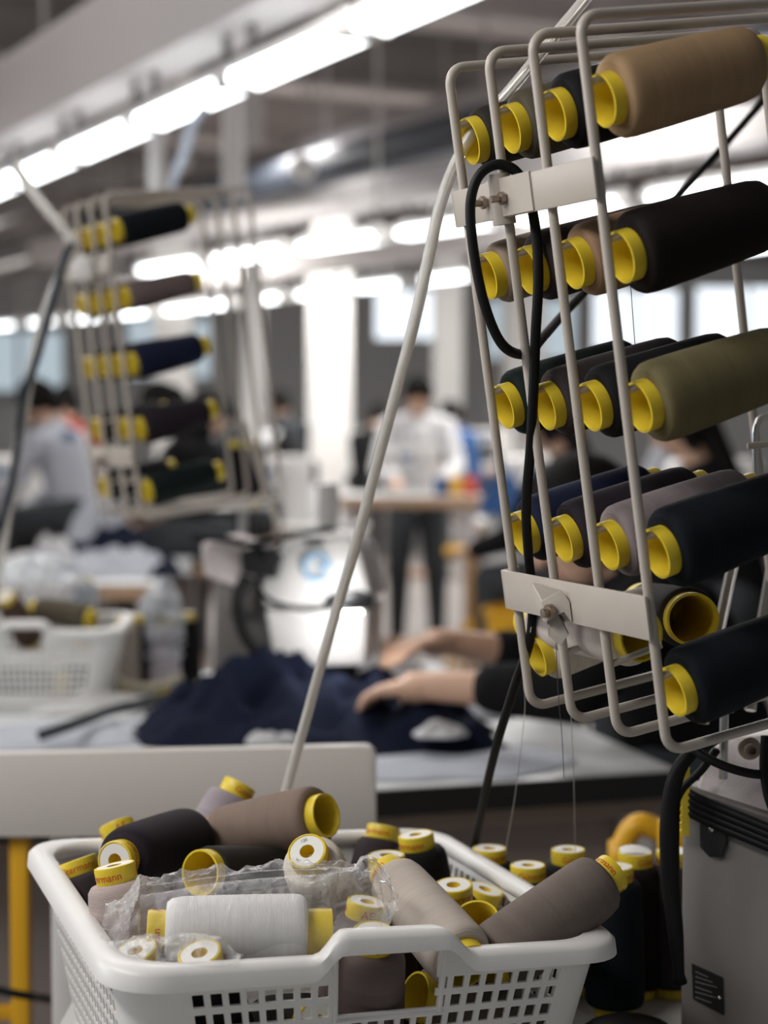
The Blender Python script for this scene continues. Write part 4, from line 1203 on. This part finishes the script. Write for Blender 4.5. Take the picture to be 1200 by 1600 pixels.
# operator at the lit machine
person('seated machine operator in black with bare forearms, mostly hidden by the near rack',
       at(1130, 1230, 3.05), at(990, 905, 3.02), at(912, 815, 3.0), (-0.86, 0.05, -0.5),
       (at(1020, 945, 2.85), at(1000, 930, 3.19)), (at(900, 1082, 2.76), at(890, 1035, 3.28)), (at(672, 1072, 2.86), at(700, 1003, 3.16)),
       (at(565, 1078, 2.92), at(580, 1012, 3.06)), (at(880, 1260, 2.92), at(880, 1260, 3.2)), (Vector((0.30, 2.9, 0)), Vector((0.30, 3.22, 0))),
       BLACKC, DKGREY, sleeve=0.54, vox=0.0072, hair_long=0.25)
for i, (nm, pts) in enumerate((('stool', None),)):
    hp = at(1130, 1230, 3.05)
    t = thing('work_stool', 'dark stool under the seated operator in black', 'stool', (hp.x, hp.y, 0))
    MB().box(-.17, .17, -.17, .17, hp.z - .19, hp.z - .15).build('seat', WOODE, t, bevel=0.01)
    for x in (-.14, .14):
        for y in (-.14, .14):
            MB().tube([(x, y, 0), (x * .9, y * .9, hp.z - .19)], 0.012, 8).build('leg', BEAMD, t)
# generic seated worker; pelvis at p, turned by yaw (0 = facing +y)
def worker(label, p, yaw, lean, nod, top, bottom=DKGREY, sleeve=0.9, hair_long=0.2, cap=None, vox=0.014, reach=0.42, group='seated workers in the hall', hz=0.58, stand=False, hand_z=None):
    R = Matrix.Rotation(yaw, 3, 'Z')
    o = Vector((p[0], p[1], 0))
    f = lambda x, y, z: o + R @ Vector((x, y, z))
    sl, cl = math.sin(lean), math.cos(lean)
    nk = (0, 0.46 * sl, hz + 0.46 * cl)
    l2 = lean + nod
    hd = (0, nk[1] + 0.19 * math.sin(l2 * 0.8), nk[2] + 0.19 * math.cos(l2 * 0.8))
    fc = R @ Vector((0, math.cos(nod + lean * 0.6), -math.sin(nod + lean * 0.6)))
    s = [f(x, nk[1] - 0.03 * sl, nk[2] - 0.06) for x in (-0.17, 0.17)]
    e = [f(x, nk[1] + 0.12, nk[2] - 0.30) for x in (-0.23, 0.23)]
    hz_ = TZ if hand_z is None else hand_z
    wv = [f(x, nk[1] + reach - 0.06, hz_ + 0.07) for x in (-0.13, 0.13)]
    tp = [f(x, nk[1] + reach + 0.1, hz_ + 0.05) for x in (-0.10, 0.10)]
    kn = [f(x, 0.42, hz - 0.04) for x in (-0.12, 0.12)]
    ft = [f(x, 0.40, 0) for x in (-0.12, 0.12)]
    if stand:
        kn = [f(x, 0.06, hz * 0.53) for x in (-0.11, 0.11)]
        ft = [f(x, 0.0, 0) for x in (-0.12, 0.12)]
    tt = person(label, f(0, 0, hz), f(*nk), f(*hd), fc, s, e, wv, tp, kn, ft, top, bottom, sleeve=sleeve, vox=vox, hair_long=hair_long, cap=cap, group=group)
    if stand: return tt
    st = thing('work_stool', 'stool under the %s' % label.replace('seated ', ''), 'stool', (o.x, o.y, 0), Quaternion((0, 0, 1), yaw), 'work stools')
    MB().box(-.17, .17, -.2, .16, hz - .18, hz - .13).build('seat', WOODE, st, bevel=0.012)
    for x in (-.14, .14):
        for y in (-.15, .13):
            MB().tube([(x, y, 0), (x * .9, y * .9, hz - .18)], 0.012, 8).build('leg', BEAMD, st)
    return tt
def px2(px, Y): return (at(px, 700, Y).x, Y)
worker('seated woman with long black hair behind the left rack, arms bare', px2(348, 7.5), 1.35, 0.38, 0.5, BLACKC, sleeve=0.12, hair_long=0.45, hz=0.84, reach=0.5, vox=0.011)
wk = worker('worker in pale grey uniform with a blue badge at far left', px2(128, 8.4), 1.2, 0.35, 0.5, GREYC, hz=0.88)
q = at(108, 680, 8.16)
Mx = Matrix.Translation(q - wk.location) @ Matrix.Rotation(math.pi / 2, 4, 'X')
MB().lathe([(0.028, -0.03), (0.028, 0.002), (0.02, 0.004)], 18, Mx).build('badge', BLUEC, wk)
worker('worker in white shirt bowing over the far white table', px2(652, 9.95), math.pi, 0.30, 0.75, WHITEC, hair_long=0.0, hz=0.95, stand=True, hand_z=0.95, group='standing workers in the hall')
worker('seated worker in white cap and shirt left of the clear hose', px2(500, 10.5), 1.3, 0.45, 0.4, WHITEC, cap=WHITEC, hz=0.62)
worker('seated worker with black hair and dark top behind the near rack', px2(1150, 5.6), 1.2, 0.25, 0.3, BLACKC, hair_long=0.5, hz=0.72)
worker('seated worker in dark clothes beyond the white capped worker', px2(455, 14.0), 0.5, 0.3, 0.4, DKGREY, hz=0.95)
worker('seated worker in black by the white column, far away', px2(570, 15.0), -0.5, 0.3, 0.5, BLACKC, hz=0.85)
worker('seated worker in dark top beyond the left rack\'s right side', px2(405, 9.0), 1.3, 0.4, 0.5, DKGREY, hz=0.85)
worker('seated worker in blue beyond the near rack\'s left side', px2(735, 14.5), 0.8, 0.3, 0.4, BLUEC, hz=0.85)
worker('seated worker in rust red at far left', px2(118, 12.0), 0.6, 0.2, 0.3, REDC, hz=0.90)
worker('seated worker in black between the rows of the near rack', px2(930, 6.6), 0.9, 0.3, 0.4, BLACKC, hair_long=0.5, hz=0.74)
worker('seated worker in pale grey at far right behind the near rack', px2(1080, 12.5), 0.3, 0.3, 0.4, GREYC, hz=0.8)

# ------------------------------------------------------------------ FARTHER TABLES, MACHINES AND CLOTH
def table(label, x0, x1, y0, y1, z=TZ, m=WTABLE, group='sewing tables in the hall', panel=True):
    t = thing('sewing_table', label, 'table', ((x0 + x1) / 2, (y0 + y1) / 2, 0), None, group)
    hx, hy = (x1 - x0) / 2, (y1 - y0) / 2
    MB().box(-hx, hx, -hy, hy, z - 0.035, z).build('tabletop', m, t, bevel=0.004)
    MB().box(-hx - .004, hx + .004, -hy - .004, -hy, z - 0.06, z - 0.006).build('edge_band', WOODE, t, smooth=False)
    for x in (-hx + .05, hx - .05):
        for y in (-hy + .05, hy - .05):
            MB().box(x - .022, x + .022, y - .022, y + .022, 0, z - 0.035).build('leg', mat('pale_leg', (0.55, 0.51, 0.52), 0.5), t, bevel=0.004)
    if panel: MB().box(-hx + .05, hx - .05, hy - .06, hy - .04, 0.30, z - 0.05).build('back_panel', MAUVE, t, smooth=False)
    return t
def machine(label, x, y, z, yaw, s=1.0, m=MACH, dot=None, group='sewing machines in the hall'):
    t = thing('sewing_machine', label, 'sewing machine', (x, y, z), Quaternion((0, 0, 1), yaw), group)
    if s != 1: t.scale = (s,) * 3
    MB().box(-.24, .24, -.09, .09, 0, .035).build('base', m, t, bevel=0.008)
    MB().prism([(0.08, -.07, .03), (0.24, -.07, .03), (0.24, -.07, .34), (0.20, -.07, .37), (0.06, -.07, .37)], (0, .14, 0)).build('column', m, t, bevel=0.02, seg=3)
    MB().prism([(-.25, -.06, .20), (-.12, -.06, .20), (0.0, -.06, .24), (0.12, -.06, .22), (0.12, -.06, .37), (-.22, -.06, .36), (-.25, -.06, .33)], (0, .12, 0)).build('arm', m, t, bevel=0.02, seg=3)
    MB().tube([(-.19, 0, .20), (-.19, 0, .05)], 0.012, 10).build('needle_bar', STEEL, t)
    MB().lathe([(0.02, 0), (0.065, 0.005), (0.07, 0.02), (0.065, 0.035), (0.02, 0.04)], 20, Matrix.Translation((0.24, 0, 0.28)) @ Matrix.Rotation(math.pi / 2, 4, 'Y')).build('handwheel', DKGREY, t)
    MB().tube([(0.02, 0, .36), (0.02, 0, .62)], 0.007, 8).build('thread_post', STEEL, t)
    MB().box(-.10, .02, -.0615, -.06, .27, .31).build('emblem', BLUEC, t, smooth=False)
    if dot:
        Mx = Matrix.Translation((-0.17, -.0625, .28)) @ Matrix.Rotation(math.pi / 2, 4, 'X')
        MB().lathe([(0.03, 0), (0.03, 0.002)], 20, Mx).build('blue_dot', BLUEC, t)
    return t
# table of the white shirted worker
HT = 0.955
a, b = at(530, 790, 9.0), at(753, 790, 9.0)
table('white table in front of the worker in white shirt', a.x, b.x, 9.0, 9.62, HT, panel=False)
q = at(640, 760, 9.2)
machine('white sewing machine on the table of the worker in white shirt', q.x, 9.3, HT, 0.2, 0.72)
for px, m, lab in ((690, BLUEC, 'small blue box on the far white table'), (711, mat('yellow_card', (0.75, 0.42, 0.05), 0.6), 'small orange yellow box on the far white table'), (735, mat('red_card', (0.62, 0.10, 0.05), 0.6), 'small red box at the right end of the far white table')):
    q = at(px, 765, 9.1)
    o = MB().box(q.x - .036, q.x + .036, 9.06, 9.16, HT + 0.0005, HT + 0.10).build('carton', m, bevel=0.003)
    tag(o, lab, 'box', 'boxes on the far white table')
# yellow stool
q = at(735, 900, 8.6)
t = thing('yellow_stool', 'tall yellow stool with central post beside the far white table', 'stool', (q.x, 8.6, 0))
z1 = at(735, 855, 8.6).z
MB().lathe([(0.02, z1 - .04), (0.13, z1 - .04), (0.14, z1 - .025), (0.13, z1), (0.02, z1 + .004)], 24).build('seat', YMET, t)
MB().tube([(0, 0, 0.05), (0, 0, z1 - .04)], 0.026, 10).build('post', mat('orange_wood', (0.38, 0.21, 0.06), 0.6), t)
for k in range(4):
    an = k * math.pi / 2 + .4
    MB().tube([(0, 0, 0.36), (0.17 * math.cos(an), 0.17 * math.sin(an), 0.015)], 0.014, 8).build('foot', YMET, t)
# blue cloth over a white chair
q = at(790, 880, 8.2)
t = thing('white_chair', 'white panel chair with blue cloth left of the near rack', 'chair', (q.x, 8.2, 0))
MB().box(-.10, .34, -.02, .02, 0.0, at(790, 800, 8.2).z).build('back_panel', WPAINT, t, bevel=0.01)
MB().box(-.10, .34, 0.0, .42, .40, .44).build('seat', WPAINT, t, bevel=0.01)
for x in (-.07, .31):
    MB().box(x - .02, x + .02, .36, .40, 0, .40).build('leg', WPAINT, t, bevel=0.004)
c = cloth('blue_cloth', Vector((q.x - 0.02, 8.22, at(790, 800, 8.2).z - 0.01)), 0.11, 0.10, 0.24, 2.6, BLUEC, 'bright blue cloth draped on the white chair back', 'cloth', 0, 4)
q = at(820, 965, 6.4)
t = thing('yellow_crate', 'yellow plastic tub on the floor behind the black sleeves', 'tub', (q.x, 6.4, 0))
z1 = at(820, 950, 6.4).z
MB().lathe([(0.10, 0.0), (0.15, z1), (0.165, z1), (0.165, z1 - .02), (0.152, z1 - .02), (0.105, 0.01)], 24, closed=False).build('tub_wall', YMET, t)
# machine and table in the left middle distance
a, b = at(-60, 900, 6.6), at(270, 900, 6.6)
table('table with piled grey and navy garments behind the left rack', a.x, b.x, 6.1, 7.7)
def pile(px, Y, rx, ry, h, seed, m, label, yaw):
    x = at(px, 800, Y).x
    cloth('garment_pile', (x, Y, TZ + 0.001), rx, ry, h, seed, m, label, 'garment', yaw, 4)
pile(185, 6.45, 0.26, 0.20, 0.09, 3.8, GREYC, 'pale grey garment pile at the front of the garment table', 0.2)
pile(175, 6.85, 0.30, 0.15, 0.16, 5.5, NAVY, 'navy garment pile behind the pale grey one at left', 0.1)
pile(75, 6.5, 0.12, 0.12, 0.14, 6.5, WHITEC, 'white cloth heap at the left end of the garment table', 0.6)
pile(160, 7.25, 0.20, 0.13, 0.24, 7.5, GREYC, 'light grey shirt heap under the left rack', 0.0)
pile(258, 6.4, 0.07, 0.16, 0.07, 9.5, NAVY, 'small navy cloth at the right end of the garment table', 0.0)
# dark covered cones behind the left rack's right side
G4 = 'cones right of the left rack'
for px, cn, lab in ((365, 'black', 'black cone standing behind the right side of the left rack'), (396, 'plum_black', 'plum black cone beside the black one behind the left rack')):
    q = at(px, 790, 3.75)
    cone((q.x, 3.75, q.z), (0, 0, 1), cn, lab, G4, 0.031, letters=False)
q = at(380, 792, 3.75)
t = thing('cone_stand', 'steel stand holding two dark cones behind the left rack', 'stand', (q.x, 3.75, TZ))
MB().box(-.07, .07, -.04, .04, q.z - TZ - .008, q.z - TZ - .001).build('tray', STEEL, t, bevel=0.002)
MB().tube([(0, 0, 0), (0, 0, q.z - TZ - .006)], 0.010, 10).build('post', STEEL, t)
MB().lathe([(0.05, 0), (0.05, 0.01), (0.012, 0.014)], 20).build('foot', STEEL, t)
# more stations receding into the hall
for i, (px, Y, yaw, tl, ml) in enumerate(((430, 9.9, 0.3, 'table at the station of the white capped worker', 'white machine at the station of the white capped worker'),
                                       (860, 10.5, 0.1, 'far table seen through the near rack', 'white machine seen through the near rack'),
                                       (330, 13.2, 0.5, 'far table behind the left rack', 'pale machine far behind the left rack'),
                                       (1130, 9.0, 0.2, 'far table at the right behind the near rack', 'white machine at the right behind the near rack'),
                                       (560, 17.0, 0.4, 'most distant table by the white column', 'most distant machine by the white column'),
                                       (20, 10.0, 0.3, 'far table at the left edge', 'pale machine at the left edge'),
                                       (770, 17.5, 0.2, 'distant table right of the clear hose', 'distant machine right of the clear hose'))):
    x = at(px, 700, Y).x
    table(tl, x - 0.55, x + 0.55, Y - 0.3, Y + 0.3, 0.92 if Y > 12 else TZ)
    machine(ml, x - 0.05, Y, (0.92 if Y > 12 else TZ), yaw, 1.1)
